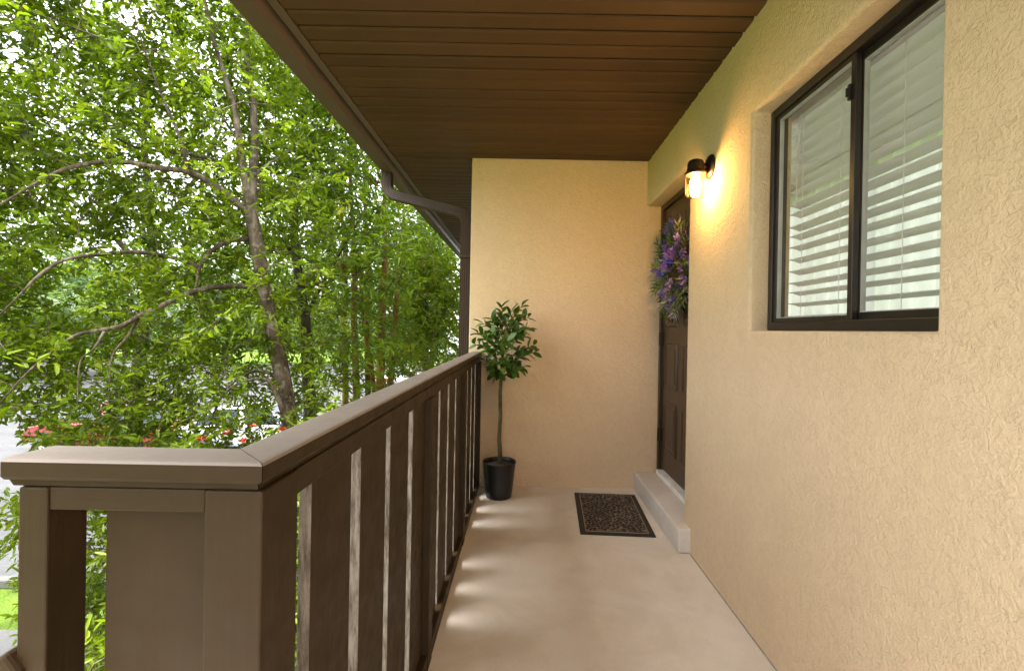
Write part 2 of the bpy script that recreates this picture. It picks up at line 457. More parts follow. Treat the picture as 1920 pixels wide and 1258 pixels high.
PD = MB().box(RXF, RXF+.06, -1.8, 5.8, .15, .21).box(RXF, RXF+.06, -1.8, 5.8, 2.30, 2.36).build('glazed_wall', M['white'], BLD)
for i in range(12): MB().box(RXF, RXF+.05, -1.8+i*.69, -1.765+i*.69, .21, 2.30).build('mullion', M['white'], PD)
def mat_sheer():
    t = NT('sheer_fabric'); tr = t.n('ShaderNodeBsdfTranslucent'); tr.inputs['Color'].default_value = (.85, .84, .82, 1)
    p = t.pbsdf((.75, .74, .72), .9); mx = t.n('ShaderNodeMixShader'); mx.inputs[0].default_value = .7
    t.l(p.outputs[0], mx.inputs[1]); t.l(tr.outputs[0], mx.inputs[2]); return t.done(mx)
cv = MB(); ny = 520
vs = []; fs = []
for i in range(ny+1):
    yy = -1.9+7.8*i/ny; xx = RXF-.07+.022*math.sin(yy*42)+.012*math.sin(yy*17+1)
    vs += [(xx, yy, .08), (xx, yy, 2.38)]
for i in range(ny): fs.append((2*i, 2*i+1, 2*i+3, 2*i+2))
cv.add(vs, fs); cv.build('sheer_curtain', mat_sheer(), BLD, 0, True)
MB().box(XW-.005, XW+.001, -5.2, 2.6, .0006, .003).build('wall_joint', plain('joint_dirt', (.30, .28, .25), .95, 0, .3, 40), BLD)
# door step
MB().box(.862, XW+.3, 2.606, YB-.001, 0.0005, STEP).build('door_step', M['step'], BLD, .012, True, 3)
# door
DOOR = MB().box(1.056, 1.10, 2.80, 3.632, STEP+.05, 2.12).build('door', M['door'], BLD, .002)
jb = MB().box(1.036, 1.12, DY0+.002, DY0+.05, STEP, DZ1-.002).box(1.036, 1.12, 3.636, 3.676, STEP, DZ1-.002).box(1.036, 1.12, DY0+.05, 3.636, 2.123, DZ1-.002)
jb.box(1.066, 1.12, DY0+.05, 2.797, STEP+.04, 2.123)
jb.build('door_frame', M['door'], DOOR, .003)
MB().box(1.02, 1.12, DY0+.05, 3.636, STEP+.001, STEP+.032).build('threshold', M['thresh'], DOOR, .004)
rows = [(.335, .70), (.80, 1.12), (1.24, 1.56), (1.68, 2.02)]
for (z0, z1) in rows:
    for (y0, y1) in ((2.90, 3.16), (3.28, 3.54)):
        b = MB()
        # sunk moulding ring then raised field
        def ring(x0, a, x1, c):
            p = lambda x, q: [(x, y0+q, z0+q), (x, y1-q, z0+q), (x, y1-q, z1-q), (x, y0+q, z1-q)]
            b.add(p(x0, a)+p(x1, c), [(i, (i+1) % 4, 4+(i+1) % 4, 4+i) for i in range(4)])
        ring(1.0555, -.002, 1.0475, .006); ring(1.0475, .006, 1.0535, .026); ring(1.0535, .026, 1.0475, .05)
        q = .05; b.add([(1.0475, y0+q, z0+q), (1.0475, y1-q, z0+q), (1.0475, y1-q, z1-q), (1.0475, y0+q, z1-q)], [(0, 1, 2, 3)])
        b.build('door_panel', M['door'], DOOR)
for z in (.38, 1.10, 1.85):
    MB().box(1.038, 1.0555, 3.612, 3.628, z, z+.1).tube([(1.034, 3.635, z), (1.034, 3.635, z+.1)], .008, 8).build('hinge', M['bronze'], DOOR, .001)
MB().lathe([(0, .06), (.022, .058), (.03, .04), (.026, .022), (.012, .015), (.012, 0), (.03, 0), (.03, -.004)], (0, 0, 0), 18, Matrix.Translation((1.052, 2.87, 1.02)) @ Matrix.Rotation(R(-90), 4, 'Y')).build('door_knob', M['bronze'], DOOR, 0, True)

# window
WF = MB()
fx0, fx1 = 1.004, 1.062
WF.box(fx0, fx1, WY0+.001, WY0+.03, WZ0+.001, WZ1-.001).box(fx0, fx1, WY1-.03, WY1-.001, WZ0+.001, WZ1-.001)
WF.box(fx0, fx1, WY0+.03, WY1-.03, WZ0+.001, WZ0+.036).box(fx0, fx1, WY0+.03, WY1-.03, WZ1-.034, WZ1-.001)
WIN = WF.build('window', M['frame'], BLD, .003)
MID = 1.497
def sash(y0, y1, xo, w=.022):
    b = MB(); z0, z1 = WZ0+.036, WZ1-.034
    b.box(xo, xo+.02, y0, y0+w, z0, z1).box(xo, xo+.02, y1-w, y1, z0, z1).box(xo, xo+.02, y0+w, y1-w, z0, z0+w*.7).box(xo, xo+.02, y0+w, y1-w, z1-w*.7, z1)
    s = b.build('sash', M['frame'], WIN, .002)
    g = MB(); a = w; e = .003
    g.box(xo+.004, xo+.0195, y0+a, y0+a+e, z0+a*.7, z1-a*.7).box(xo+.004, xo+.0195, y1-a-e, y1-a, z0+a*.7, z1-a*.7)
    g.box(xo+.004, xo+.0195, y0+a+e, y1-a-e, z0+a*.7, z0+a*.7+e).box(xo+.004, xo+.0195, y0+a+e, y1-a-e, z1-a*.7-e, z1-a*.7)
    g.build('gasket', M['seal'], WIN)
    MB().box(xo+.009, xo+.012, y0+a, y1-a, z0+a*.7, z1-a*.7).build('pane', M['glass'], WIN)
sash(MID-.012, WY1-.03, 1.012); sash(WY0+.03, MID+.024, 1.036, .034)
lt = MB().box(1.002, 1.0125, MID+.0005, MID+.012, 1.935, 1.985).box(.994, 1.003, MID+.003, MID+.009, 1.945, 1.972)
lt.build('latch', M['frame'], WIN, .001)
# blind
BL = thing('venetian_blind', 'white slatted venetian blind hanging behind the bronze window', 'blind', (1.125, 1.53, WZ0))
MB().box(1.095, 1.15, WY0-.03, WY1+.03, WZ1-.035, WZ1+.02).build('headrail', M['slat'], BL, .003)
sm = MB(); nS = 5
pr = [(-.025+.05*i/nS, .0035*math.sin(math.pi*i/nS)) for i in range(nS+1)]
pr = pr + [(x, z-.0022) for x, z in pr[::-1]]
sm.prism(pr, 'Y', WY0-.025, WY1+.025)
slat_me = sm.mesh('blind_slat', M['slat'])
z = WZ0+.062; k = 0
while z < WZ1-.045:
    o = link('slat', slat_me, BL, (1.124, 0, z)); o.rotation_euler = (random.uniform(-.004, .004), R(13+random.uniform(-1.5, 1.5)), 0); z += .046
MB().box(1.10, 1.148, WY0-.025, WY1+.025, WZ0+.012, WZ0+.034).build('bottom_rail', M['slat'], BL, .004)
for yy in (1.16, 1.40, 1.68, 1.91):
    MB().tube([(1.099, yy, WZ0+.03), (1.099, yy, WZ1-.03)], .0011, 4).build('ladder_cord', M['slat'], BL)
MB().tube([(1.092, 1.925, WZ1-.03), (1.09, 1.93, 1.9), (1.091, 1.945, 1.72)], .003, 6).build('tilt_wand', M['slat'], BL)

# ------------------------------------------------------------------ wall lantern
LA = thing('wall_lantern', 'lit bronze jar lantern mounted beside the front door', 'lantern', (XW, 2.42, 2.03))
RX = Matrix.Rotation(R(-90), 4, 'Y')
MB().lathe([(.062, 0), (.062, .004), (.056, .012), (.044, .019), (.026, .024), (0, .025)], (0, 0, 0), 32, Matrix.Translation((XW-.001, 2.42, 2.035)) @ RX).build('backplate', M['bronze'], LA, 0, True)
MB().tube([(XW-.02, 2.42, 2.035), (.888, 2.415, 2.038), (.862, 2.412, 2.035)], [.017, .016, .018], 12).build('arm', M['bronze'], LA, 0, True)
lc = (.848, 2.408, 0)
MB().lathe([(0, 2.066), (.022, 2.066), (.034, 2.060), (.040, 2.048), (.042, 2.02), (.044, 2.006), (.053, 2.0), (.054, 1.993), (.046, 1.990), (0, 1.990)], lc, 32).build('cap', M['bronze'], LA, 0, True)
MB().lathe([(.047, 1.992), (.0495, 1.985), (.0495, 1.915), (.048, 1.90), (.043, 1.886), (.036, 1.880), (0, 1.879)], lc, 32).build('glass_jar', M['jar'], LA, 0, True)
MB().lathe([(0, 1.986), (.012, 1.985), (.018, 1.974), (.0245, 1.955), (.026, 1.938), (.022, 1.92), (.012, 1.91), (0, 1.908)], lc, 20).build('bulb', M['bulb'], LA, 0, True)

# ------------------------------------------------------------------ railing
RAIL = thing('balcony_railing', 'brown painted railing of wide vertical boards along the walkway edge', 'railing', (-.36, 2.1, 0))
XI = -.318; YN = .591; CT = 1.030
def cap_prof(w=.098):
    # across (0 = inner edge, w = outer edge), z relative to cap top
    return [(0, -.004), (.003, -.001), (.008, 0), (w-.008, 0), (w-.003, -.001), (w, -.004), (w, -.022), (w-.004, -.027), (w-.010, -.028), (w-.010, -.036), (.010, -.036), (.010, -.028), (.004, -.027), (0, -.022)]
cw = .074
def skylit_top(o, k):  # upward faces get the paler colour that stands in for sky light
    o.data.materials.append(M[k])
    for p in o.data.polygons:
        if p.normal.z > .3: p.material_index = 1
pr = cap_prof(cw)
b = MB()
n = len(pr)
XE = -.642
rows_ = [[(XI-x, YB-.004, CT+z) for x, z in pr], [(XI-x, YN+x, CT+z) for x, z in pr]]
b.add(rows_[0]+rows_[1], [tuple(range(n))] + [(i, (i+1) % n, n+(i+1) % n, n+i) for i in range(n)])
skylit_top(b.build('cap_rail', M['railY'], RAIL, 0, False), 'capY')
b = MB(); e = .0012
rows_ = [[(XI-x-e, YN+x, CT+z) for x, z in pr], [(XE+(0 if -.03 < z else .006), YN+x, CT+z) for x, z in pr]]
b.add(rows_[0]+rows_[1], [tuple(range(n, 2*n))] + [(i, (i+1) % n, n+(i+1) % n, n+i) for i in range(n)])
skylit_top(b.build('cap_rail', M['railX'], RAIL, 0, False), 'capX')
ZS = CT-.036
MB().box(XI-.034, XI-.006, YN+.104, YB-.006, ZS-.038, ZS-.0005).build('sub_rail', M['railY'], RAIL, .0015)
MB().box(XI-.085, XI+.002, 0.66, YB-.006, .0008, .058).build('bottom_rail', M['railY'], RAIL, .003)
PW = .072
def post(y0, y1, x0=None, x1=None, z0=.0, zt=ZS-.0008):
    return MB().box(x0 if x0 is not None else XI-PW-.004, x1 if x1 is not None else XI-.002, y0, y1, z0, zt).build('post', M['railZ'], RAIL, .003)
post(YN+.006, YN+.102, XI-.076, XI-.003, -.2)
ps = [1.675, 2.65]
for p_ in ps: MB().box(XI-.09, XI+.005, p_, p_+.07, .0005, ZS-.0388).build('post', M['railZ'], RAIL, .003)
MB().box(XI-.070, XI+.001, YB-.05, YB-.002, .0585, ZS-.0385).build('post', M['railZ'], RAIL, .003)
def board_obj(x0, x1, y0, y1, z0, z1):
    o = MB().box(x0, x1, y0, y1, z0, z1).build('board', M['railZ'], RAIL, .0018)
    o.data.materials.append(M['edge'])
    for p in o.data.polygons:
        if abs(p.normal.y) > .9: p.material_index = 1
bays = [[(.775, .956), (1.012, 1.197), (1.238, 1.433), (1.492, 1.672)]]
def fill(a, c, nb, g):
    w = (c-a-g*(nb-1))/nb
    return [(a+i*(w+g), a+i*(w+g)+w) for i in range(nb)]
bays.append(fill(1.748, 2.645, 4, .045)); bays.append(fill(2.724, 3.62, 4, .05))
for bb in bays:
    for (a, c) in bb:
        board_obj(XI-.0405, XI-.0195, a, c, .0585, ZS-.002)
# the short return facing the stairs
MB().box(-.6255, -.589, YN+.006, YN+.062, -.2, ZS-.0008).build('post', M['railZ'], RAIL, .0025)
MB().box(-.5885, XI-.0765, YN+.008, YN+.03, ZS-.029, ZS-.0008).build('sub_rail', M['railX'], RAIL, .0015)
MB().box(-.540, -.372, YN+.034, YN+.054, -.18, ZS-.0008).build('board', M['railZ'], RAIL, .002)
# stair handrail going down to the left
SH = thing('stair_handrail', 'brown sloping stair handrail running down from the railing end post', 'handrail', (-1.2, .62, GZ))
Mh = Matrix.Translation((-.627, .622, .785)) @ Matrix.Rotation(R(-36), 4, 'Y')
MB().box(-3.4, 0, -.034, .034, -.026, .008, Mh).build('handrail', M['railX'], SH, .005)
MB().box(-3.4, -.02, -.014, .014, -.16, -.027, Mh).build('sub_rail', M['railX'], SH, .002)
for i in range(1, 6):
    x = -.627-.52*i; zt = .785-.52*i*math.tan(R(36))-.2
    MB().box(x-.03, x+.03, .604, .640, zt-.9, zt).build('post', M['railZ'], SH, .002)

# ------------------------------------------------------------------ leaf and branch builders
def norm(a): return a/np.maximum(np.linalg.norm(a, axis=1, keepdims=True), 1e-9)
def leaf_mesh_arrays(Pb, D, N, L, Wd, shape='oval', curl=.10):
    """6-vertex folded leaves; returns verts (n*6,3), tri/quads list"""
    n = len(Pb); D = norm(D); N = norm(N - D*(N*D).sum(1, keepdims=True)); B = np.cross(D, N)
    L = L[:, None]; Wd = Wd[:, None]
    f = .22
    a, c = (.34, .74) if shape == 'oval' else (.28, .62)
    wa, wc = (.5, .40) if shape == 'oval' else (.5, .36)
    v0 = Pb; v3 = Pb + D*L - N*L*curl
    v1 = Pb + D*L*a + B*Wd*wa + N*Wd*f; v2 = Pb + D*L*c + B*Wd*wc + N*Wd*f - N*L*curl*.45
    v5 = Pb + D*L*a - B*Wd*wa + N*Wd*f; v4 = Pb + D*L*c - B*Wd*wc + N*Wd*f - N*L*curl*.45
    V = np.stack([v0, v1, v2, v3, v4, v5], 1).reshape(-1, 3)
    idx = np.arange(n)[:, None]*6
    Q = np.concatenate([idx+np.array([[0, 1, 2, 3]]), idx+np.array([[0, 3, 4, 5]])], 1).reshape(-1, 4)
    return V, Q
def quads_object(name, V, Q, mat, parent, tint=None):
    me = bpy.data.meshes.new(name)
    me.vertices.add(len(V)); me.vertices.foreach_set('co', V.astype(np.float32).ravel())
    me.loops.add(Q.size); me.loops.foreach_set('vertex_index', Q.astype(np.int32).ravel())
    me.polygons.add(len(Q)); me.polygons.foreach_set('loop_start', np.arange(0, Q.size, 4, dtype=np.int32))
    me.update(calc_edges=True)
    if tint is not None:
        at_ = me.attributes.new('tint', 'FLOAT', 'FACE'); at_.data.foreach_set('value', tint.astype(np.float32))
    me.materials.append(mat)
    return link(name, me, parent)
def rand_dir(n):
    return norm(rng.normal(size=(n, 3)))
def smooth_path(pts, k=5):
    """Catmull-Rom through (Vector, radius)"""
    P = [np.array(p) for p, r in pts]; Rr = [r for p, r in pts]; out = []
    for i in range(len(P)-1):
        p0, p1, p2, p3 = P[max(i-1, 0)], P[i], P[i+1], P[min(i+2, len(P)-1)]
        for j in range(k):
            t = j/k
            q = .5*((2*p1)+(-p0+p2)*t+(2*p0-5*p1+4*p2-p3)*t*t+(-p0+3*p1-3*p2+p3)*t**3)
            out.append((q, Rr[i]*(1-t)+Rr[i+1]*t))
    out.append((P[-1], Rr[-1])); return out

UPV = np.array([0, 0, 1.0])
def make_tree(name, label, cat, base, limbs, clumps, leaf_mat, bark_mat, leaf=(.09, .032), per=16, twig=.24, shape='oval',
              group=None, n_obj=0, obj_mat=None, droop=.15, max_r=.012, limb_sides=8, flat=.6, view_parts=False):
    T = thing(name, label, cat, base, group)
    wood = MB(); skel = []
    for lb in limbs:
        sp = smooth_path(lb)
        wood.tube([Vector(p) for p, r in sp], [r for p, r in sp], limb_sides, True, .06)
        skel += [p for p, r in sp]
    wood.build('trunk', bark_mat, T, 0, True)
    clumps = np.array(clumps)
    sk = np.array(skel); cent = sk.mean(0)
    d0 = np.min(np.linalg.norm(clumps[:, None, :]-sk[None], axis=2), axis=1)
    order = np.argsort(d0)
    cap = len(sk)+len(clumps)*3; buf = np.zeros((cap, 3)); buf[:len(sk)] = sk; ns = len(sk)
    tw = MB(); dirs = np.zeros_like(clumps)
    for i in order:
        c = clumps[i]; dd = buf[:ns]-c; q = (dd**2).sum(1) + .6*np.maximum(dd[:, 2], 0)**2
        s = buf[np.argmin(q)].copy(); v = c-s; ln = np.linalg.norm(v)
        dr = v/max(ln, 1e-6) + .55*rng.normal(size=3) + np.array([0, 0, .12-droop]); dr /= np.linalg.norm(dr)
        dirs[i] = dr
        mid = (s+c)/2 + np.array([0, 0, .10*ln]) + rng.normal(size=3)*.06*ln
        r0 = min(max_r, .0032+.006*ln)
        tw.tube([Vector(s), Vector(mid), Vector(c), Vector(c+dr*twig)], [r0, r0*.75, r0*.5, .0012], 4, False)
        for p in (mid, (mid+c)/2, c): buf[ns] = p; ns += 1
    tw.build('twigs', bark_mat, T, 0, True)['kind'] = 'stuff'
    nC = len(clumps); n = nC*per
    ci = np.repeat(np.arange(nC), per); t = np.tile(np.linspace(.05, 1.05, per), nC)
    D0 = dirs[ci]; side = norm(np.cross(D0, UPV)+1e-6)
    sg = np.where(np.tile(np.arange(per), nC) % 2 == 0, 1, -1)[:, None]
    Pb = clumps[ci] + D0*(twig*t)[:, None] + rng.normal(size=(n, 3))*twig*.10
    D = D0*.55 + side*sg*.85*(1.1-t)[:, None] + rng.normal(size=(n, 3))*.38 - UPV*droop
    N = UPV*flat + rng.normal(size=(n, 3))*.55
    L = leaf[0]*rng.uniform(.5, 1.25, n); Wd = leaf[1]*rng.uniform(.75, 1.15, n)
    tint = np.clip(rng.normal(.42, .16, nC)[ci] + rng.normal(0, .13, n), 0, 1)
    keep = np.ones(n, bool); sel = []
    if n_obj:
        d = Pb - np.array([0, 0, EYE]); dep = d @ np.array(FW)
        u = CX + F*(d @ np.array(RT))/dep; vv = CY - F*(d @ np.array(UP))/dep
        ok = (dep > .5) & (u > 5) & (u < 560) & (vv > 5) & (vv < 840)
        score = np.where(ok, L/np.maximum(dep, .5), 0); sel = np.argsort(-score)[:n_obj]; keep[sel] = False
    V, Q = leaf_mesh_arrays(Pb[keep], D[keep], N[keep], L[keep], Wd[keep], shape)
    cr = quads_object('crown', V, Q, leaf_mat, T, np.repeat(tint[keep], 2)); cr['kind'] = 'stuff'
    if n_obj:
        uV, uQ = leaf_mesh_arrays(np.zeros((1, 3)), np.array([[1., 0, 0]]), np.array([[0, 0, 1.]]), np.array([leaf[0]]), np.array([leaf[1]]), shape)
        me = bpy.data.meshes.new('leaf'); me.from_pydata(uV.tolist(), [], uQ.tolist()); me.materials.append(obj_mat)
        for i in sel:
            x = Vector(D[i]).normalized(); zz = Vector(N[i]); zz = (zz-x*zz.dot(x)).normalized(); yy = zz.cross(x)
            o = bpy.data.objects.new('leaf', me); COL.objects.link(o); o.parent = T
            mm = Matrix((x, yy, zz)).transposed().to_4x4(); k = L[i]/leaf[0]
            mm = mm @ Matrix.Scale(k, 4); mm.translation = Vector(Pb[i]) - Vector(base)
            o.matrix_local = mm
    return T

def px_clumps(n, x0, x1, y0, y1, dfun, dens=None):
    out = []
    while len(out) < n:
        x, y = rng.uniform(x0, x1), rng.uniform(y0, y1)
        if dens is not None and rng.random() > dens(x, y): continue
        out.append(np.array(at(x, y, dfun(x, y))))
    return out

LEAF_A = mat_leaf('leaf_main', (.075, .125, .006), (.25, .34, .012), yellow=(.40, .42, .02), trans=.5)
LEAF_AO = mat_leaf('leaf_main_single', (.085, .135, .006), (.26, .35, .012), attr=False, trans=.5)
LEAF_B = mat_leaf('leaf_shrub', (.085, .135, .006), (.24, .33, .014), yellow=(.40, .42, .03), trans=.45)
LEAF_C = mat_leaf('leaf_right', (.075, .13, .008), (.23, .33, .014), yellow=(.40, .42, .03), trans=.5)
LEAF_D = mat_leaf('leaf_dark', (.04, .085, .012), (.14, .23, .018), yellow=(.25, .30, .03), trans=.45)
LEAF_F = mat_leaf('leaf_far_haze', (.09, .15, .07), (.17, .25, .11), yellow=(.26, .32, .12))  # distance haze is put into these paler leaf colours
BARK_A = mat_bark('bark_grey_brown', (.035, .026, .018), (.10, .075, .05), (.24, .20, .155))
BARK_B = mat_bark('bark_brown_stem', (.08, .042, .014), (.24, .125, .035), (.34, .25, .08), 6)
BARK_D = mat_bark('bark_dark', (.03, .025, .02), (.07, .055, .04), (.12, .10, .075))

# main leaning tree just beyond the railing
def P(x, y, Y, r): return (at(x, y, Y), r)
TB = at(592, 1240, 5.3); TB.z = GZ
limbs = [
    [(TB, .14), P(562, 860, 5.28, .105), P(545, 790, 5.27, .092), P(526, 690, 5.25, .086), P(506, 600, 5.22, .078), P(489, 500, 5.2, .072), P(476, 430, 5.2, .070), P(468, 388, 5.2, .066)],
    [P(470, 395, 5.2, .05), P(462, 350, 5.17, .044), P(452, 290, 5.15, .038), P(440, 205, 5.1, .030), P(424, 150, 5.05, .025), P(402, 80, 4.95, .02), P(380, -10, 4.85, .016), P(340, -120, 4.7, .012), P(300, -260, 4.6, .006)],
    [P(470, 395, 5.2, .055), P(474, 330, 5.23, .048), P(477, 260, 5.28, .042), P(473, 180, 5.34, .036), P(462, 90, 5.4, .030), P(475, 0, 5.45, .025), P(500, -130, 5.5, .018), P(520, -300, 5.5, .008)],
    [P(460, 396, 5.2, .042), P(430, 368, 5.1, .038), P(395, 343, 5.0, .034), P(350, 322, 4.85, .030), P(300, 316, 4.7, .027), P(230, 304, 4.5, .023), P(160, 308, 4.3, .019), P(100, 326, 4.15, .014), P(40, 360, 4.0, .009), P(-60, 420, 3.8, .005)],
    [P(352, 322, 4.85, .018), P(338, 260, 4.85, .016), P(312, 200, 4.85, .013), P(292, 150, 4.8, .010), P(260, 60, 4.7, .006), P(230, -60, 4.6, .004)],
    [P(460, 330, 5.17, .026), P(425, 312, 5.2, .023), P(385, 295, 5.25, .020), P(320, 285, 5.3, .017), P(250, 275, 5.35, .013), P(170, 230, 5.4, .009), P(90, 190, 5.4, .005)],
    [P(468, 448, 5.2, .030), P(430, 452, 5.15, .027), P(395, 472, 5.0, .023), P(375, 500, 4.95, .018), P(368, 540, 4.9, .010)],
    [P(372, 500, 4.95, .020), P(330, 485, 4.8, .019), P(260, 473, 4.55, .019), P(180, 478, 4.3, .017), P(120, 488, 4.15, .014), P(75, 515, 4.0, .012), P(35, 555, 3.9, .008), P(-30, 620, 3.75, .004)],
    [P(482, 540, 5.2, .034), P(440, 536, 5.1, .031), P(390, 540, 4.95, .029), P(345, 553, 4.8, .027), P(300, 575, 4.65, .026), P(265, 590, 4.55, .024), P(225, 612, 4.4, .021), P(180, 620, 4.3, .018), P(140, 630, 4.2, .015), P(90, 665, 4.05, .011), P(40, 710, 3.9, .007), P(-20, 780, 3.7, .004)],
    [P(262, 592, 4.55, .014), P(240, 630, 4.5, .013), P(212, 665, 4.45, .011), P(206, 710, 4.4, .008), P(203, 770, 4.35, .004)],
    [P(195, 622, 4.3, .011), P(175, 655, 4.2, .009), P(150, 680, 4.15, .007), P(145, 760, 4.1, .004)],
    [P(478, 330, 5.2, .018), P(500, 310, 5.3, .015), P(530, 290, 5.5, .011), P(580, 250, 5.8, .006)],
    [P(455, 270, 5.14, .016), P(430, 240, 5.3, .013), P(390, 170, 5.5, .010), P(350, 90, 5.7, .007), P(320, 0, 5.8, .004)],
    [P(536, 735, 5.26, .022), P(515, 705, 5.2, .019), P(480, 695, 5.1, .016), P(440, 715, 5.0, .012), P(405, 745, 4.9, .008)],
    [P(575, 900, 5.28, .035), P(545, 815, 5.15, .030), P(520, 745, 5.05, .026), P(500, 712, 5.0, .020), P(455, 716, 4.9, .015), P(415, 745, 4.8, .011), P(392, 800, 4.7, .006)],
]
def dmain(x, y):
    return 5.62 - .0019*(470-x)*rng.uniform(.5, 1.15) + rng.normal(0, .42)
def rho(x, y):
    d = 1.0
    def hole(cx, cy, rx, ry, k): return 1 - k*math.exp(-((x-cx)/rx)**2-((y-cy)/ry)**2)
    d *= hole(5, 110, 55, 60, .97)*hole(230, 10, 130, 45, .8)*hole(135, 545, 90, 62, .93)*hole(120, 480, 60, 60, .5)
    d *= hole(255, 665, 55, 30, .85)*hole(20, 850, 90, 85, 1.0)*hole(440, 770, 90, 45, .92)*hole(130, 420, 70, 40, .55)*hole(10, 400, 40, 60, .6)
    d *= hole(500, 560, 45, 200, .55)*hole(420, 230, 60, 60, .45)*hole(330, 430, 60, 40, .3)
    if y > 760: d *= max(0, 1-(y-760)/90)
    if x > 520: d *= max(0, 1-(x-520)/150)
    return d
cl = px_clumps(5600, -420, 660, -380, 830, dmain, rho)
make_tree('leaning_shade_tree', 'leaning leafy tree with mottled grey trunk and long arching branches beyond the railing', 'tree', TB, limbs, cl,
          LEAF_A, BARK_A, (.088, .032), 17, .26, n_obj=300, obj_mat=LEAF_AO, max_r=.014)

# broad tree filling the gaps behind the leaning tree
T9 = at(250, 900, 9.2); T9.z = GZ
limbs = [[(T9, .16), P(255, 760, 9.2, .13), P(268, 620, 9.2, .11), P(285, 500, 9.2, .09), P(280, 380, 9.2, .07), P(270, 240, 9.2, .05), P(290, 80, 9.2, .02)],
         [P(280, 520, 9.2, .06), P(200, 430, 9.0, .045), P(110, 360, 8.9, .03), P(20, 300, 8.8, .012)], [P(282, 450, 9.2, .05), P(350, 360, 9.3, .04), P(410, 250, 9.4, .025), P(440, 120, 9.4, .01)], [P(276, 320, 9.2, .04), P(190, 200, 9.2, .03), P(120, 110, 9.2, .012)]]
def rho9(x, y):
    def hole(cx, cy, rx, ry, k): return 1 - k*math.exp(-((x-cx)/rx)**2-((y-cy)/ry)**2)
    return hole(5, 110, 70, 80, 1)*hole(230, 5, 140, 55, .95)*hole(135, 545, 100, 75, 1)*hole(255, 665, 80, 40, .95)*hole(10, 400, 50, 70, .7)*(1 if y < 620 else .3)
cl = px_clumps(900, -160, 560, -40, 660, lambda x, y: 9.3+rng.normal(0, .7), rho9)
make_tree('broad_tree', 'broad crowned tree standing farther back behind the leaning tree', 'tree', T9, limbs, cl, LEAF_C, BARK_D, (.15, .055), 15, .40, max_r=.02)

# lower bright shrub right behind the cap rail
def shrub(name, label, base, rad, n, leafm, barkm, leaf=(.08, .028), per=16, stems=7, group=None, twig=.2, shape='oval'):
    base = Vector(base); lim = []
    c = base + Vector((0, 0, rad[2]))
    for i in range(stems):
        a = 2*math.pi*i/stems + random.uniform(-.3, .3)
        tip = c + Vector((math.cos(a)*rad[0]*.6, math.sin(a)*rad[1]*.6, rad[2]*random.uniform(.1, .6)))
        mid = base.lerp(tip, .5) + Vector((0, 0, .15*rad[2]))
        lim.append([(base+Vector((math.cos(a)*.08, math.sin(a)*.08, 0)), .028), (mid, .018), (tip, .006)])
    d = rand_dir(n)*(rng.uniform(.25, 1, n)**.5)[:, None]
    lump = 1 + .18*np.sin(d[:, :1]*5+1)*np.sin(d[:, 1:2]*6)*np.sin(d[:, 2:3]*5+2)
    cl = np.array(c) + d*np.array(rad)*lump
    cl = cl[cl[:, 2] > base.z+.05]
    return make_tree(name, label, 'shrub', base, lim, cl, leafm, barkm, leaf, per, twig, shape, group, max_r=.008, limb_sides=6)
shrub('leafy_shrub', 'bright green leafy shrub filling the view below the arching branches', at(320, 900, 4.7).xy.to_3d()+Vector((0, 0, GZ)), (1.35, .8, 1.80), 1150, LEAF_B, BARK_A, (.085, .028), 16)
shrub('leafy_shrub', 'low lime green shrub seen through the gaps of the railing boards', (-1.75, 2.9, GZ), (1.0, 1.3, 1.35), 560, LEAF_B, BARK_A, (.075, .026), 15)
shrub('leafy_shrub', 'green shrub with small red blooms close behind the railing corner', (-1.55, 3.55, GZ), (.75, .7, 1.62), 300, LEAF_B, BARK_A, (.08, .03), 15)

# ------------------------------------------------------------------ trees to the right of the leaning tree
T2 = at(590, 1100, 7.0); T2.z = GZ
limbs = [
    [(T2, .11), P(583, 800, 7.0, .095), P(578, 700, 7.0, .085), P(572, 600, 7.0, .075), P(560, 520, 7.0, .065), P(552, 440, 7.0, .055), P(556, 340, 7.0, .045), P(568, 240, 7.05, .035), P(575, 120, 7.1, .025), P(585, -20, 7.1, .012)],
    [P(572, 600, 7.0, .03), P(600, 540, 7.1, .026), P(640, 470, 7.2, .02), P(680, 400, 7.3, .013), P(700, 330, 7.3, .007)],
    [P(557, 500, 7.0, .03), P(535, 450, 6.9, .024), P(515, 380, 6.8, .018), P(505, 300, 6.7, .01)],
    [P(558, 330, 7.0, .025), P(600, 260, 7.0, .02), P(635, 190, 7.1, .013), P(660, 120, 7.1, .007)],
]
def hol(x, y, cx, cy, rx, ry, k): return 1 - k*math.exp(-((x-cx)/rx)**2-((y-cy)/ry)**2)
cl = px_clumps(950, 500, 760, -100, 760, lambda x, y: 7.1+rng.normal(0, .55), lambda x, y: hol(x, y, 620, 660, 70, 120, .7)*hol(x, y, 540, 640, 40, 150, .5)*(1 if x < 690 else .6))
make_tree('upright_tree', 'upright dark trunked tree standing just behind the leaning tree', 'tree', T2, limbs, cl, LEAF_C, BARK_D, (.13, .042), 15, .32, shape='lance', max_r=.016)

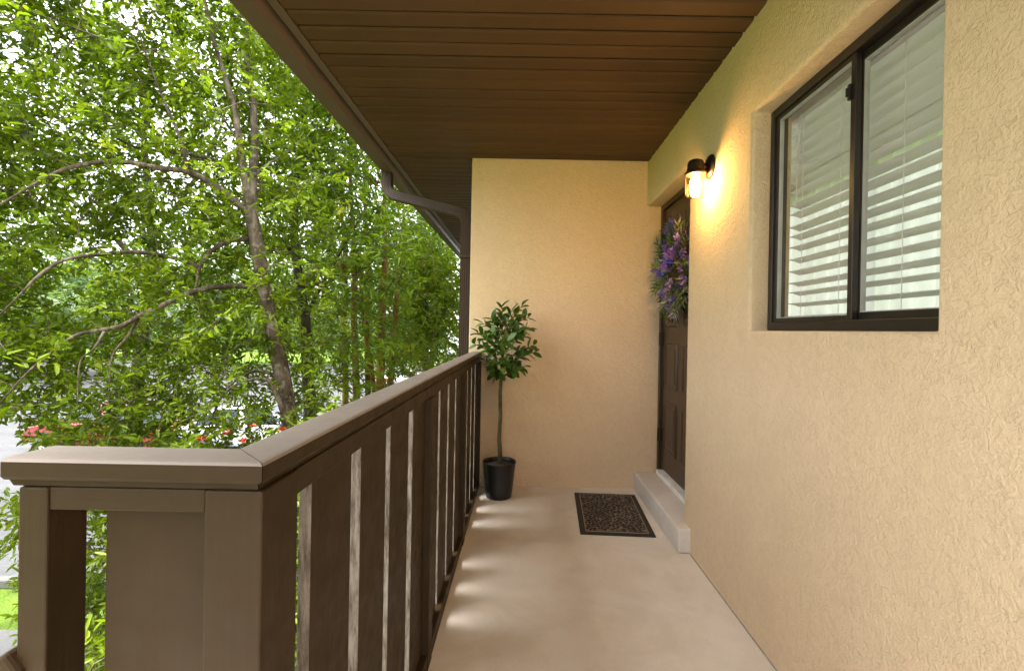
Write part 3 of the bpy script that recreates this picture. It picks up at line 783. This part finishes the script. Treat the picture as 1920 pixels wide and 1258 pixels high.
# multi-stemmed clump with brown ringed stems
def clump_stems(name, label, stems, leafm, barkm, cl, leaf, per, twig, cat='tree', droop=.3):
    b = stems[0][0][0]; base = Vector((b[0], b[1], GZ))
    return make_tree(name, label, cat, base, stems, cl, leafm, barkm, leaf, per, twig, 'lance', max_r=.014, droop=droop)
st = []
for (xb, xt, yt, Y, r) in ((648, 640, 330, 8.6, .055), (668, 655, 250, 8.3, .06), (690, 684, 300, 8.8, .055), (713, 722, 330, 8.2, .075), (732, 758, 400, 8.5, .05), (702, 640, 400, 8.9, .04)):
    b = at(xb, 740, Y); g = Vector((b.x+.03, b.y, GZ))
    st.append([(g, r*1.15), (b, r), (at((xb*2+xt)/3, 600, Y), r*.9), (at((xb+xt)/2+4, 500, Y), r*.75), (at((xb+3*xt)/4, (500+yt)/2, Y), r*.5), (at(xt, yt, Y), r*.2)])
cl = px_clumps(720, 590, 850, 180, 720, lambda x, y: 8.7+rng.normal(0, .6), lambda x, y: hol(x, y, 690, 660, 70, 130, .95)*hol(x, y, 860, 480, 30, 60, 1)*hol(x, y, 850, 620, 30, 60, .9)*hol(x, y, 700, 420, 50, 70, .5))
clump_stems('multi_stem_tree', 'clump of slender golden brown stems with feathery green crown', st, LEAF_C, BARK_B, cl, (.15, .036), 14, .36)
T3 = at(800, 760, 11.5); T3.z = GZ
st = [[(T3, .13), P(803, 720, 11.5, .115), P(790, 650, 11.5, .10), P(778, 600, 11.5, .08), P(775, 520, 11.6, .06), P(790, 430, 11.7, .03)],
      [P(786, 640, 11.5, .06), P(815, 590, 11.6, .05), P(828, 520, 11.7, .03), P(832, 470, 11.8, .015)],
      [(T3+Vector((-.7, .2, 0)), .10), P(775, 730, 11.3, .085), P(755, 690, 11.3, .07), P(735, 640, 11.3, .045), P(745, 560, 11.3, .02)]]
cl = px_clumps(520, 700, 862, 380, 700, lambda x, y: 11.6+rng.normal(0, .8), lambda x, y: hol(x, y, 860, 450, 28, 70, 1)*hol(x, y, 790, 690, 50, 25, .85)*hol(x, y, 858, 620, 24, 60, .95)*(1 if x < 845 else .25))
make_tree('spreading_tree', 'dark leafy tree with two leaning trunks near the white house', 'tree', T3, st, cl, LEAF_D, BARK_D, (.17, .06), 14, .42, max_r=.02)
cl = px_clumps(260, 770, 856, 440, 640, lambda x, y: 9.9+rng.normal(0, .35), lambda x, y: hol(x, y, 860, 460, 30, 60, 1)*hol(x, y, 858, 620, 22, 60, .95)*(1 if x < 846 else .3))
b = at(800, 730, 9.9); b.z = GZ
make_tree('slim_tree', 'slim tree with glossy yellow green leaves beside the downspout', 'tree', b,
          [[(b, .06), P(812, 640, 9.9, .045), P(818, 560, 9.9, .035), P(824, 480, 9.9, .02), P(822, 430, 9.9, .008)], [P(815, 600, 9.9, .025), P(790, 560, 9.9, .018), P(775, 520, 9.9, .008)]],
          cl, LEAF_B, BARK_D, (.15, .06), 12, .34)

# red blooms and berries
M['red'] = plain('red_petal', (.42, .05, .025), .5, 0, .3, 30)
M['rust'] = plain('rust_cluster', (.32, .09, .05), .7, 0, .3, 30)
def petals(name, parent, centers, r, mat, k=7):
    for c in centers:
        V = []; Q = []
        n = k*2; d = rand_dir(n); d[:, 2] = np.abs(d[:, 2])*.7
        V, Q = leaf_mesh_arrays(np.array(c)+d*r*.15, d, rand_dir(n), np.full(n, r), np.full(n, r*.6), 'oval')
        quads_object(name, V, Q, mat, parent)
by = {o['label']: o for o in S.objects if 'label' in o.keys()}
sh = by['green shrub with small red blooms close behind the railing corner']
petals('bloom', sh, [at(x, yy, Y) for x, yy, Y in ((455, 828, 3.3), (378, 824, 3.6), (530, 806, 3.8), (425, 812, 3.9), (475, 800, 4.1))], .03, M['red'])
ms = by['clump of slender golden brown stems with feathery green crown']
petals('seed_cluster', ms, [at(x, yy, 7.7) for x, yy in ((588, 216), (612, 255), (641, 322), (612, 362), (578, 322), (700, 345), (604, 535), (640, 508), (575, 540))], .11, M['rust'], 12)

# ------------------------------------------------------------------ distance: far trees, house, fence, cars
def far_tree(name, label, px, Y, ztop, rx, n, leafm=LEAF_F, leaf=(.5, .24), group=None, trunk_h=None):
    b = at(px, 700, Y); base = Vector((b.x, b.y, GZ)); h = ztop-GZ
    lim = [[(base, .03*h), (base+Vector((.1, 0, h*.4)), .022*h), (base+Vector((0, 0, h*.8)), .008*h)]]
    for i in range(5):
        a = i*1.3+random.random(); z0 = h*random.uniform(.25, .45)
        lim.append([(base+Vector((0, 0, z0)), .012*h), (base+Vector((math.cos(a)*rx*.4, math.sin(a)*rx*.4, z0+h*.2)), .008*h), (base+Vector((math.cos(a)*rx*.7, math.sin(a)*rx*.7, z0+h*.32)), .003*h)])
    c = np.array(base)+np.array([0, 0, h*.60])
    d = rand_dir(n)*(rng.uniform(.2, 1, n)**.45)[:, None]
    lump = 1+.3*np.sin(d[:, :1]*6+px)*np.sin(d[:, 1:2]*5)+.15*np.sin(d[:, 2:3]*9)
    cl = c + d*np.array([rx, rx*.8, h*.42])*lump
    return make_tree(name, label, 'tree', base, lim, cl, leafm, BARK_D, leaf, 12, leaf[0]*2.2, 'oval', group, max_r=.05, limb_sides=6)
far_tree('background_tree', 'pale rounded tree in the far garden beside the pale palms', 60, 34, 6.5, 4.2, 380)
far_tree('background_tree', 'pale tall tree behind the far lawn above the board fence', 235, 52, 8.5, 6.0, 420)
far_tree('background_tree', 'wide pale tree far behind the leaning trunk', 420, 46, 9.5, 6.0, 420)
far_tree('background_tree', 'hazy tall tree far behind the golden stems', 640, 50, 11, 6.5, 380)
far_tree('background_tree', 'distant hazy tree above the white house roof', 862, 62, 5.6, 7.0, 320)
far_tree('background_tree', 'tall pale tree standing at the end of the far hedge', -110, 44, 9, 6.0, 380)
LEAF_H = mat_leaf('leaf_hedge', (.045, .085, .045), (.09, .15, .07), yellow=(.14, .2, .09))
hd = thing('hedge', 'dark clipped hedge along the far edge of the lawn', 'hedge', (-45, 72, GZ))
n = 5200; Pb = np.stack([rng.uniform(-78, -4, n), rng.uniform(71, 73.4, n), GZ+3.6*rng.uniform(0, 1, n)**.7*(1+.15*np.sin(rng.uniform(0, 9, n)))], 1)
V, Q = leaf_mesh_arrays(Pb, rand_dir(n), rand_dir(n), np.full(n, .8), np.full(n, .45)); o = quads_object('foliage', V, Q, LEAF_H, hd, np.repeat(rng.random(n), 2)); o['kind'] = 'stuff'
# palm
def palm(label, px, Y, ztop):
    b = at(px, 700, Y); base = Vector((b.x, b.y, GZ)); T = thing('palm_tree', label, 'palm', base)
    top = Vector((b.x, b.y, ztop)); tb = MB(); tb.tube([base, base.lerp(top, .5)+Vector((.15, 0, 0)), top], [.22, .17, .14], 8)
    tb.build('trunk', BARK_D, T, 0, True)
    for i in range(18):
        a = i*2.4; el = random.uniform(-.2, 1.1); L = 2.4
        pts = []; d = Vector((math.cos(a)*math.cos(el), math.sin(a)*math.cos(el), math.sin(el))); p = top.copy()
        for k in range(9):
            pts.append(p.copy()); p = p + d*L/8; d = (d + Vector((0, 0, -.16))).normalized()
        P_ = []; D_ = []; 
        for k in range(1, 9):
            tdir = (pts[k]-pts[k-1]).normalized(); sd_ = tdir.cross(Vector((0, 0, 1))).normalized()
            for s_ in (-1, 1):
                for q in (0, .5):
                    P_.append(pts[k-1].lerp(pts[k], q)); D_.append(sd_*s_*.9+tdir*.6+Vector((0, 0, -.35)))
        n_ = len(P_)
        V, Q = leaf_mesh_arrays(np.array(P_), np.array(D_), np.tile(np.array([[0, 0, 1.]]), (n_, 1)), np.full(n_, .55), np.full(n_, .09), 'lance')
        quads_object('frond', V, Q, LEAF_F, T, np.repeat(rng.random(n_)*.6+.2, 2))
palm('pale palm with drooping fronds in the far garden', 92, 30, 2.1)
palm('pale palm standing behind the far lawn by the hedge', 152, 38, 1.0)
# board fence
fn = thing('board_fence', 'weathered brown board fence at the end of the far lawn', 'fence', (at(290, 700, 58).x, 58, GZ))
M['fence'] = plain('fence_wood', (.16, .12, .10), .9, 0, .3, 3)
x0, x1 = at(262, 700, 58).x, at(345, 700, 58).x; nb = 34
for i in range(nb):
    a = x0+(x1-x0)*i/nb; MB().box(a, a+(x1-x0)/nb-.02, 58, 58.03, GZ+.05, GZ+2.0+random.uniform(-.04, .04)).build('board', M['fence'], fn)
for z in (.4, 1.6): MB().box(x0-.1, x1+.1, 58.03, 58.08, GZ+z, GZ+z+.1).build('rail', M['fence'], fn)
# white house far right
hx = at(838, 620, 24).x
HS = thing('white_house', 'white two storey house with pale grey roof behind the trees', 'house', (hx+3, 27, GZ))
M['hw'] = plain('house_white', (.74, .73, .70), .8, 0, .05, 2); M['hr'] = plain('house_roof', (.45, .45, .47), .7, 0, .1, 3)
MB().box(hx, hx+9, 24, 32, GZ, 1.62).build('wall', M['hw'], HS)
rb = MB(); rb.add([(hx-.8, 23.2, 1.62), (hx+9.8, 23.2, 1.62), (hx+9.8, 32.8, 1.62), (hx-.8, 32.8, 1.62), (hx+3.4, 28, 3.4), (hx+5.6, 28, 3.4)], [(0, 1, 5, 4), (1, 2, 5), (2, 3, 4, 5), (3, 0, 4), (3, 2, 1, 0)])
rb.build('roof', M['hr'], HS); MB().box(hx-.85, hx+9.85, 23.12, 23.19, 1.5, 1.66).build('gutter', M['hr'], HS)
MB().box(hx-1.6, hx+4, 21.6, 23.98, .02, .14).build('porch_roof', M['hr'], HS)
for i in range(3): MB().box(hx-1.5+i*1.4, hx-1.38+i*1.4, 21.65, 21.77, GZ, .02).build('porch_post', M['hw'], HS)
M['dglass'] = plain('dark_pane', (.03, .04, .05), .08, 0, .2, 2)
for (a, z) in ((.7, -.9+.0), (2.2, -.9), (.7, -2.2), (2.2, -2.2)):
    w_ = MB().box(hx+a-.06, hx+a+.96, 23.95, 23.99, z-.06, z+.96).build('window', M['hw'], HS)
    MB().box(hx+a, hx+a+.9, 23.93, 23.949, z, z+.9).build('pane', M['dglass'], w_)
# parked cars
M['tyre'] = plain('tyre_rubber', (.015, .015, .016), .8); M['rim'] = plain('wheel_rim', (.45, .46, .48), .3, .9)
M['lampr'] = plain('tail_lamp', (.45, .02, .015), .2); M['lampw'] = plain('head_lamp', (.7, .72, .74), .15)
def car(label, paint, loc, rz):
    T = thing('parked_car', label, 'car', loc, 'cars in the parking lot'); T.rotation_euler = (0, 0, rz)
    def put(b, nm, mat, parent=T, bevel=0, smooth=False, seg=2):
        me = b.mesh(nm, mat, smooth); bm = bmesh.new(); bm.from_mesh(me); bmesh.ops.recalc_face_normals(bm, faces=bm.faces); bm.to_mesh(me); bm.free()
        o = bpy.data.objects.new(nm, me); COL.objects.link(o); o.parent = parent
        if bevel:
            q = o.modifiers.new('bevel', 'BEVEL'); q.width = bevel; q.segments = seg; q.limit_method = 'ANGLE'; q.angle_limit = R(25)
        return o
    low = [(-2.2, .32), (-2.25, .55), (-2.2, .80), (-1.95, .92), (-1.1, .96), (1.2, .94), (1.95, .80), (2.2, .66), (2.25, .45), (2.2, .28)]
    for cxw in (1.38, -1.32):
        pass
    put(MB().prism(low, 'Y', -.88, .88), 'body', paint, T, .07, True, 4)
    top = [(-1.75, .93), (-1.15, 1.42), (.25, 1.44), (1.1, .95)]
    b = MB(); y0, y1 = .84, .62
    lo = [(-1.78, -y0, .92), (1.12, -y0, .92), (1.12, y0, .92), (-1.78, y0, .92)]; hi = [(-1.12, -y1, 1.43), (.28, -y1, 1.45), (.28, y1, 1.45), (-1.12, y1, 1.43)]
    b.add(lo+hi, [(0, 1, 5, 4), (1, 2, 6, 5), (2, 3, 7, 6), (3, 0, 4, 7), (4, 5, 6, 7)])
    put(b, 'cabin', paint, T, .06, True, 3)
    def pane(q):
        q = [Vector(p) for p in q]; n_ = (q[1]-q[0]).cross(q[2]-q[0]).normalized(); c_ = sum(q, Vector())/4
        if n_.dot(c_-Vector((0, 0, 1))) < 0: n_ = -n_
        b = MB(); q2 = [c_+(p-c_)*.86+n_*.012 for p in q]; q3 = [p-n_*.02 for p in q2]
        b.add(q2+q3, [(0, 1, 2, 3), (7, 6, 5, 4)]+[(i, (i+1) % 4, 4+(i+1) % 4, 4+i) for i in range(4)]); put(b, 'window', M['dglass'])
    def mixp(a, c, t): return tuple(a[i]*(1-t)+c[i]*t for i in range(3))
    pane([lo[1], lo[2], hi[2], hi[1]]); pane([lo[3], lo[0], hi[0], hi[3]])
    for a, c, d_, e_ in ((lo[0], lo[1], hi[1], hi[0]), (lo[3], lo[2], hi[2], hi[3])):
        pane([a, mixp(a, c, .52), mixp(e_, d_, .5), e_]); pane([mixp(a, c, .52), c, d_, mixp(e_, d_, .5)])
    for x in (-1.35, 1.38):
        for s_ in (-1, 1):
            w = put(MB().lathe([(.2, -.1), (.3, -.1), (.325, -.07), (.325, .07), (.3, .1), (.2, .1)], (0, 0, 0), 24, Matrix.Rotation(R(90), 4, 'X')), 'wheel', M['tyre'], T, 0, True)
            w.location = (x, s_*.83, .325)
            r_ = put(MB().lathe([(0, .085), (.06, .09), (.19, .06), (.205, .1)] if s_ < 0 else [(0, -.085), (.06, -.09), (.19, -.06), (.205, -.1)], (0, 0, 0), 20, Matrix.Rotation(R(90), 4, 'X')), 'rim', M['rim'], w, 0, True)
    for s_ in (-1, 1):
        put(MB().box(-2.262, -2.15, s_*.66-.16, s_*.66+.16, .66, .80), 'tail_lamp', M['lampr'], T, .02)
        put(MB().box(2.10, 2.235, s_*.64-.18, s_*.64+.18, .58, .70), 'headlamp', M['lampw'], T, .02)
        put(MB().box(.72, .84, s_*.9-.07, s_*.9+.07, .94, 1.04), 'wing_mirror', paint, T, .02)
    put(MB().box(-2.3, -2.2, -.7, .7, .36, .48), 'bumper', M['tyre'], T, .03); put(MB().box(2.2, 2.29, -.7, .7, .34, .46), 'bumper', M['tyre'], T, .03)
def mat_carpaint(n, c):
    t = NT(n); return t.done(t.pbsdf(c, .3, .2, None, .5, Coat_Weight=.8, Coat_Roughness=.05))
c1 = at(148, 800, 15.0); car('red car parked in the lot behind the shrub leaves', mat_carpaint('paint_red', (.26, .012, .014)), (c1.x+1.1, 15.0, GZ+.006), R(172))
c2 = at(470, 800, 14.5); car('white car parked in the lot behind the leaning trunk', mat_carpaint('paint_white', (.78, .79, .8)), (c2.x, 15.2, GZ+.006), R(8))
c3 = at(745, 700, 30); car('silver car parked beyond the golden stems', mat_carpaint('paint_silver', (.6, .62, .64)), (c3.x, 32, GZ+.006), R(90))

# ------------------------------------------------------------------ door mat
DM = thing('door_mat', 'black patterned door mat lying before the concrete step', 'door mat', (.597, 3.175, 0)); DM.rotation_euler = (0, 0, R(-3.2))
def local(b, nm, mat, parent, bevel=0):
    me = b.mesh(nm, mat); bm = bmesh.new(); bm.from_mesh(me); bmesh.ops.recalc_face_normals(bm, faces=bm.faces); bm.to_mesh(me); bm.free()
    o = bpy.data.objects.new(nm, me); COL.objects.link(o); o.parent = parent
    if bevel:
        q = o.modifiers.new('bevel', 'BEVEL'); q.width = bevel; q.segments = 2
    return o
hw, hl = .221, .360
local(MB().box(-hw, hw, -hl, hl, .001, .0075), 'border', M['rubber'], DM, .003)
def mat_matfield():
    t = NT('mat_field')
    v = t.n('ShaderNodeTexVoronoi', feature='DISTANCE_TO_EDGE'); v.inputs['Scale'].default_value = 40; t.l(t.obj(), v.inputs['Vector'])
    e = t.ramp(v.outputs['Distance'], [(.0, (1, 1, 1)), (.14, (0, 0, 0))])
    c = t.mix(t.math('MULTIPLY', e, t.noise(14, 3)), (.020, .017, .014), (.50, .40, .28))
    c = t.mix(t.math('MULTIPLY', t.math('GREATER_THAN', t.noise(60, 2), .6), .5), c, (.012, .01, .009))
    return t.done(t.pbsdf(c, .9, 0, t.bump(t.math('ADD', v.outputs['Distance'], t.noise(180, 2)), .9, .012), .2))
M['matfield'] = mat_matfield(); M['matline'] = plain('mat_piping', (.30, .23, .15), .8)
local(MB().box(-hw+.035, hw-.035, -hl+.035, hl-.035, .0076, .010), 'field', M['matfield'], DM, .001)
ln = MB(); a, c, w = hw-.034, hl-.034, .004
ln.box(-a, -a+w, -c, c, .0077, .0108).box(a-w, a, -c, c, .0077, .0108).box(-a+w, a-w, -c, -c+w, .0077, .0108).box(-a+w, a-w, c-w, c, .0077, .0108)
local(ln, 'piping', M['matline'], DM)

# ------------------------------------------------------------------ potted standard tree
PX, PY = -.157, 3.45
PT = thing('potted_tree', 'small round headed tree in black pot against the end wall', 'potted plant', (PX, PY, 0))
MB().lathe([(0, .002), (.088, .002), (.092, .006), (.098, .06), (.112, .20), (.118, .236), (.121, .246), (.122, .254), (.118, .258), (.113, .254), (.111, .235), (.109, .215)], (PX, PY, 0), 40).build('pot', M['pot'], PT, 0, True)
MB().lathe([(.1105, .226), (.07, .232), (.03, .236), (0, .238)], (PX, PY, 0), 24).build('soil', M['soil'], PT, 0, True)
stem_pts = [(PX+.008, PY, .23), (PX-.004, PY+.002, .42), (PX+.002, PY, .58), (PX-.004, PY, .75), (PX+.006, PY, .90), (PX+.012, PY, 1.05), (PX+.02, PY, 1.2)]
M['pbark'] = mat_bark('bark_potted', (.06, .05, .025), (.11, .10, .05), (.16, .14, .08), 26)
MB().tube(stem_pts, [.017, .015, .0145, .013, .012, .009, .004], 10, True, .05).build('stem', M['pbark'], PT, 0, True)
LEAF_P = mat_leaf('leaf_potted', (.022, .062, .009), (.075, .165, .016), attr=False, trans=.25, rough=.3, yellow=(.20, .30, .05))
def pleaf():
    n = 8; vs = []; fs = []
    for i in range(n+1):
        t = i/n; w = .019*math.sin(math.pi*min(1, t*.93+.035))**.75*(1 if t < .96 else .2); x = .078*t; zc = -.010*t*t
        vs += [(x, -w, zc+w*.35), (x, 0, zc), (x, w, zc+w*.35)]
    for i in range(n):
        q = 3*i; fs += [(q, q+3, q+4, q+1), (q+1, q+4, q+5, q+2)]
    b = MB(); b.add(vs, fs); return b.mesh('leaf', LEAF_P, True)
PL = pleaf()
head = Vector((PX+.03, PY-.005, 1.075))
def add_leaf(me, parent, p, d, nrm, sc, nm='leaf'):
    x = Vector(d).normalized(); zz = Vector(nrm); zz = (zz-x*zz.dot(x))
    if zz.length < 1e-4: zz = x.orthogonal()
    zz.normalize(); yy = zz.cross(x)
    mm = Matrix((x, yy, zz)).transposed().to_4x4() @ Matrix.Scale(sc, 4); mm.translation = Vector(p)-wloc(parent)
    o = bpy.data.objects.new(nm, me); COL.objects.link(o); o.parent = parent; o.matrix_local = mm; return o
tips = [(905-905-.215+0, 0, 0)]
twl = MB()
ends = [(.115, 0, .30), (-.03, -.02, .285), (.16, .03, .22), (-.10, -.06, .20), (.04, -.10, .25), (-.2, -.02, .10), (-.215, -.06, .02), (.20, -.04, .02), (.215, .02, -.03), (.13, -.11, -.05), (-.12, -.14, -.02), (-.15, .05, -.10),
        (.02, -.18, .05), (.10, -.13, .12), (-.08, -.16, .10), (.06, .12, .12), (-.08, .12, .05), (.14, .10, .08), (0, -.15, -.10), (.12, -.04, -.14), (-.1, -.08, -.17), (.03, .10, -.12), (.06, -.05, .18), (-.05, .04, .17), (-.17, .02, .17), (.17, -.07, .13),
        (-.05, -.05, -.19), (.07, -.1, -.17), (.0, -.19, -.02), (-.15, -.11, .06)]
nl = 0
for e in ends:
    tip = head+Vector(e); root = Vector((PX+.008, PY, max(.86, min(1.16, tip.z-.13)))); mid = root.lerp(tip, .5)+Vector((0, 0, .015))
    twl.tube([root, mid, tip], [.004, .003, .0018], 5, False)
    ax = (tip-mid).normalized(); s1 = ax.cross(Vector((0, 0, 1))).normalized(); s2 = ax.cross(s1)
    for k in range(10):
        t = .30+.70*k/9; p = (root.lerp(mid, t*2) if t < .5 else mid.lerp(tip, t*2-1)); a = k*2.4+random.random()
        d = ax*random.uniform(.35, .8)+(s1*math.cos(a)+s2*math.sin(a))*random.uniform(.6, 1)+Vector((0, 0, .15))
        add_leaf(PL, PT, p, d, Vector((random.uniform(-.5, .5), random.uniform(-.8, .1), 1)), random.uniform(.72, 1.15)); nl += 1
twl.build('twigs', M['pbark'], PT, 0, True)

# ------------------------------------------------------------------ wreath on the door
WC = Vector((1.018, 3.20, 1.62))
WR = thing('door_wreath', 'purple flowered wreath with green sprigs hanging on the brown door', 'wreath', WC)
M['vine'] = plain('vine_twig', (.13, .06, .03), .8, 0, .3, 40)
vb = MB()
for j in range(7):
    ph = random.random()*6; rr = .19+random.uniform(-.02, .02); pts = []
    for i in range(41):
        t = 2*math.pi*i/40; r2 = rr+.014*math.sin(5*t+ph); pts.append(WC+Vector((.012*math.cos(5*t+ph), r2*math.cos(t), r2*math.sin(t)*1.02)))
    vb.tube(pts, .0055, 5, False)
vb.build('twig_ring', M['vine'], WR, 0, True)
PUR = [plain('petal_lilac', (.19, .14, .46), .6, 0, .25, 60), plain('petal_violet', (.21, .12, .44), .6, 0, .25, 60), plain('petal_blue', (.12, .10, .46), .6, 0, .25, 60), plain('petal_pink', (.30, .15, .46), .6, 0, .2, 60)]
GRN = mat_leaf('leaf_wreath', (.03, .06, .012), (.12, .17, .03), attr=False, trans=.2)
GRY = plain('sprig_pale', (.32, .27, .26), .7, 0, .25, 40)
def sprig(p, d, L, kind):
    d = Vector(d).normalized(); s1 = d.orthogonal().normalized(); s2 = d.cross(s1)
    Pp, Dd = [], []
    if kind == 'bloom':
        for k in range(26):
            t = .15+.85*k/25; a = k*2.4; Pp.append(p+d*L*t); Dd.append((s1*math.cos(a)+s2*math.sin(a))*1+d*.6)
        ln_, wd = .026, .017
    else:
        for k in range(14):
            t = .1+.9*k/13; a = k*2.4; Pp.append(p+d*L*t); Dd.append((s1*math.cos(a)+s2*math.sin(a))*.7+d*.9)
        ln_, wd = .058, .010
    n_ = len(Pp)
    V, Q = leaf_mesh_arrays(np.array(Pp), np.array(Dd), rand_dir(n_), np.full(n_, ln_), np.full(n_, wd), 'oval' if kind == 'bloom' else 'lance')
    mt = random.choice(PUR) if kind == 'bloom' else (GRN if random.random() < .75 else GRY)
    quads_object('flower_spike' if kind == 'bloom' else 'green_sprig', V, Q, mt, WR)
for i in range(105):
    t = random.uniform(0, 2*math.pi); rr = .185+random.uniform(-.14, .05)
    p = WC+Vector((random.uniform(-.035, 0), rr*math.cos(t), rr*math.sin(t)))
    d = Vector((random.uniform(-.5, -.02), math.cos(t)+random.uniform(-.7, .7), math.sin(t)+random.uniform(-.7, .7)))
    sprig(p, d, random.uniform(.07, .13), 'bloom' if i % 5 < 3 else 'green')
for i in range(60):
    t = random.uniform(0, 2*math.pi); rr = .20
    p = WC+Vector((random.uniform(-.03, 0), rr*math.cos(t), rr*math.sin(t)))
    d = Vector((random.uniform(-.45, -.02), math.cos(t)+random.uniform(-.5, .5), math.sin(t)+random.uniform(-.5, .5)))
    sprig(p, d, random.uniform(.09, .14), 'green')
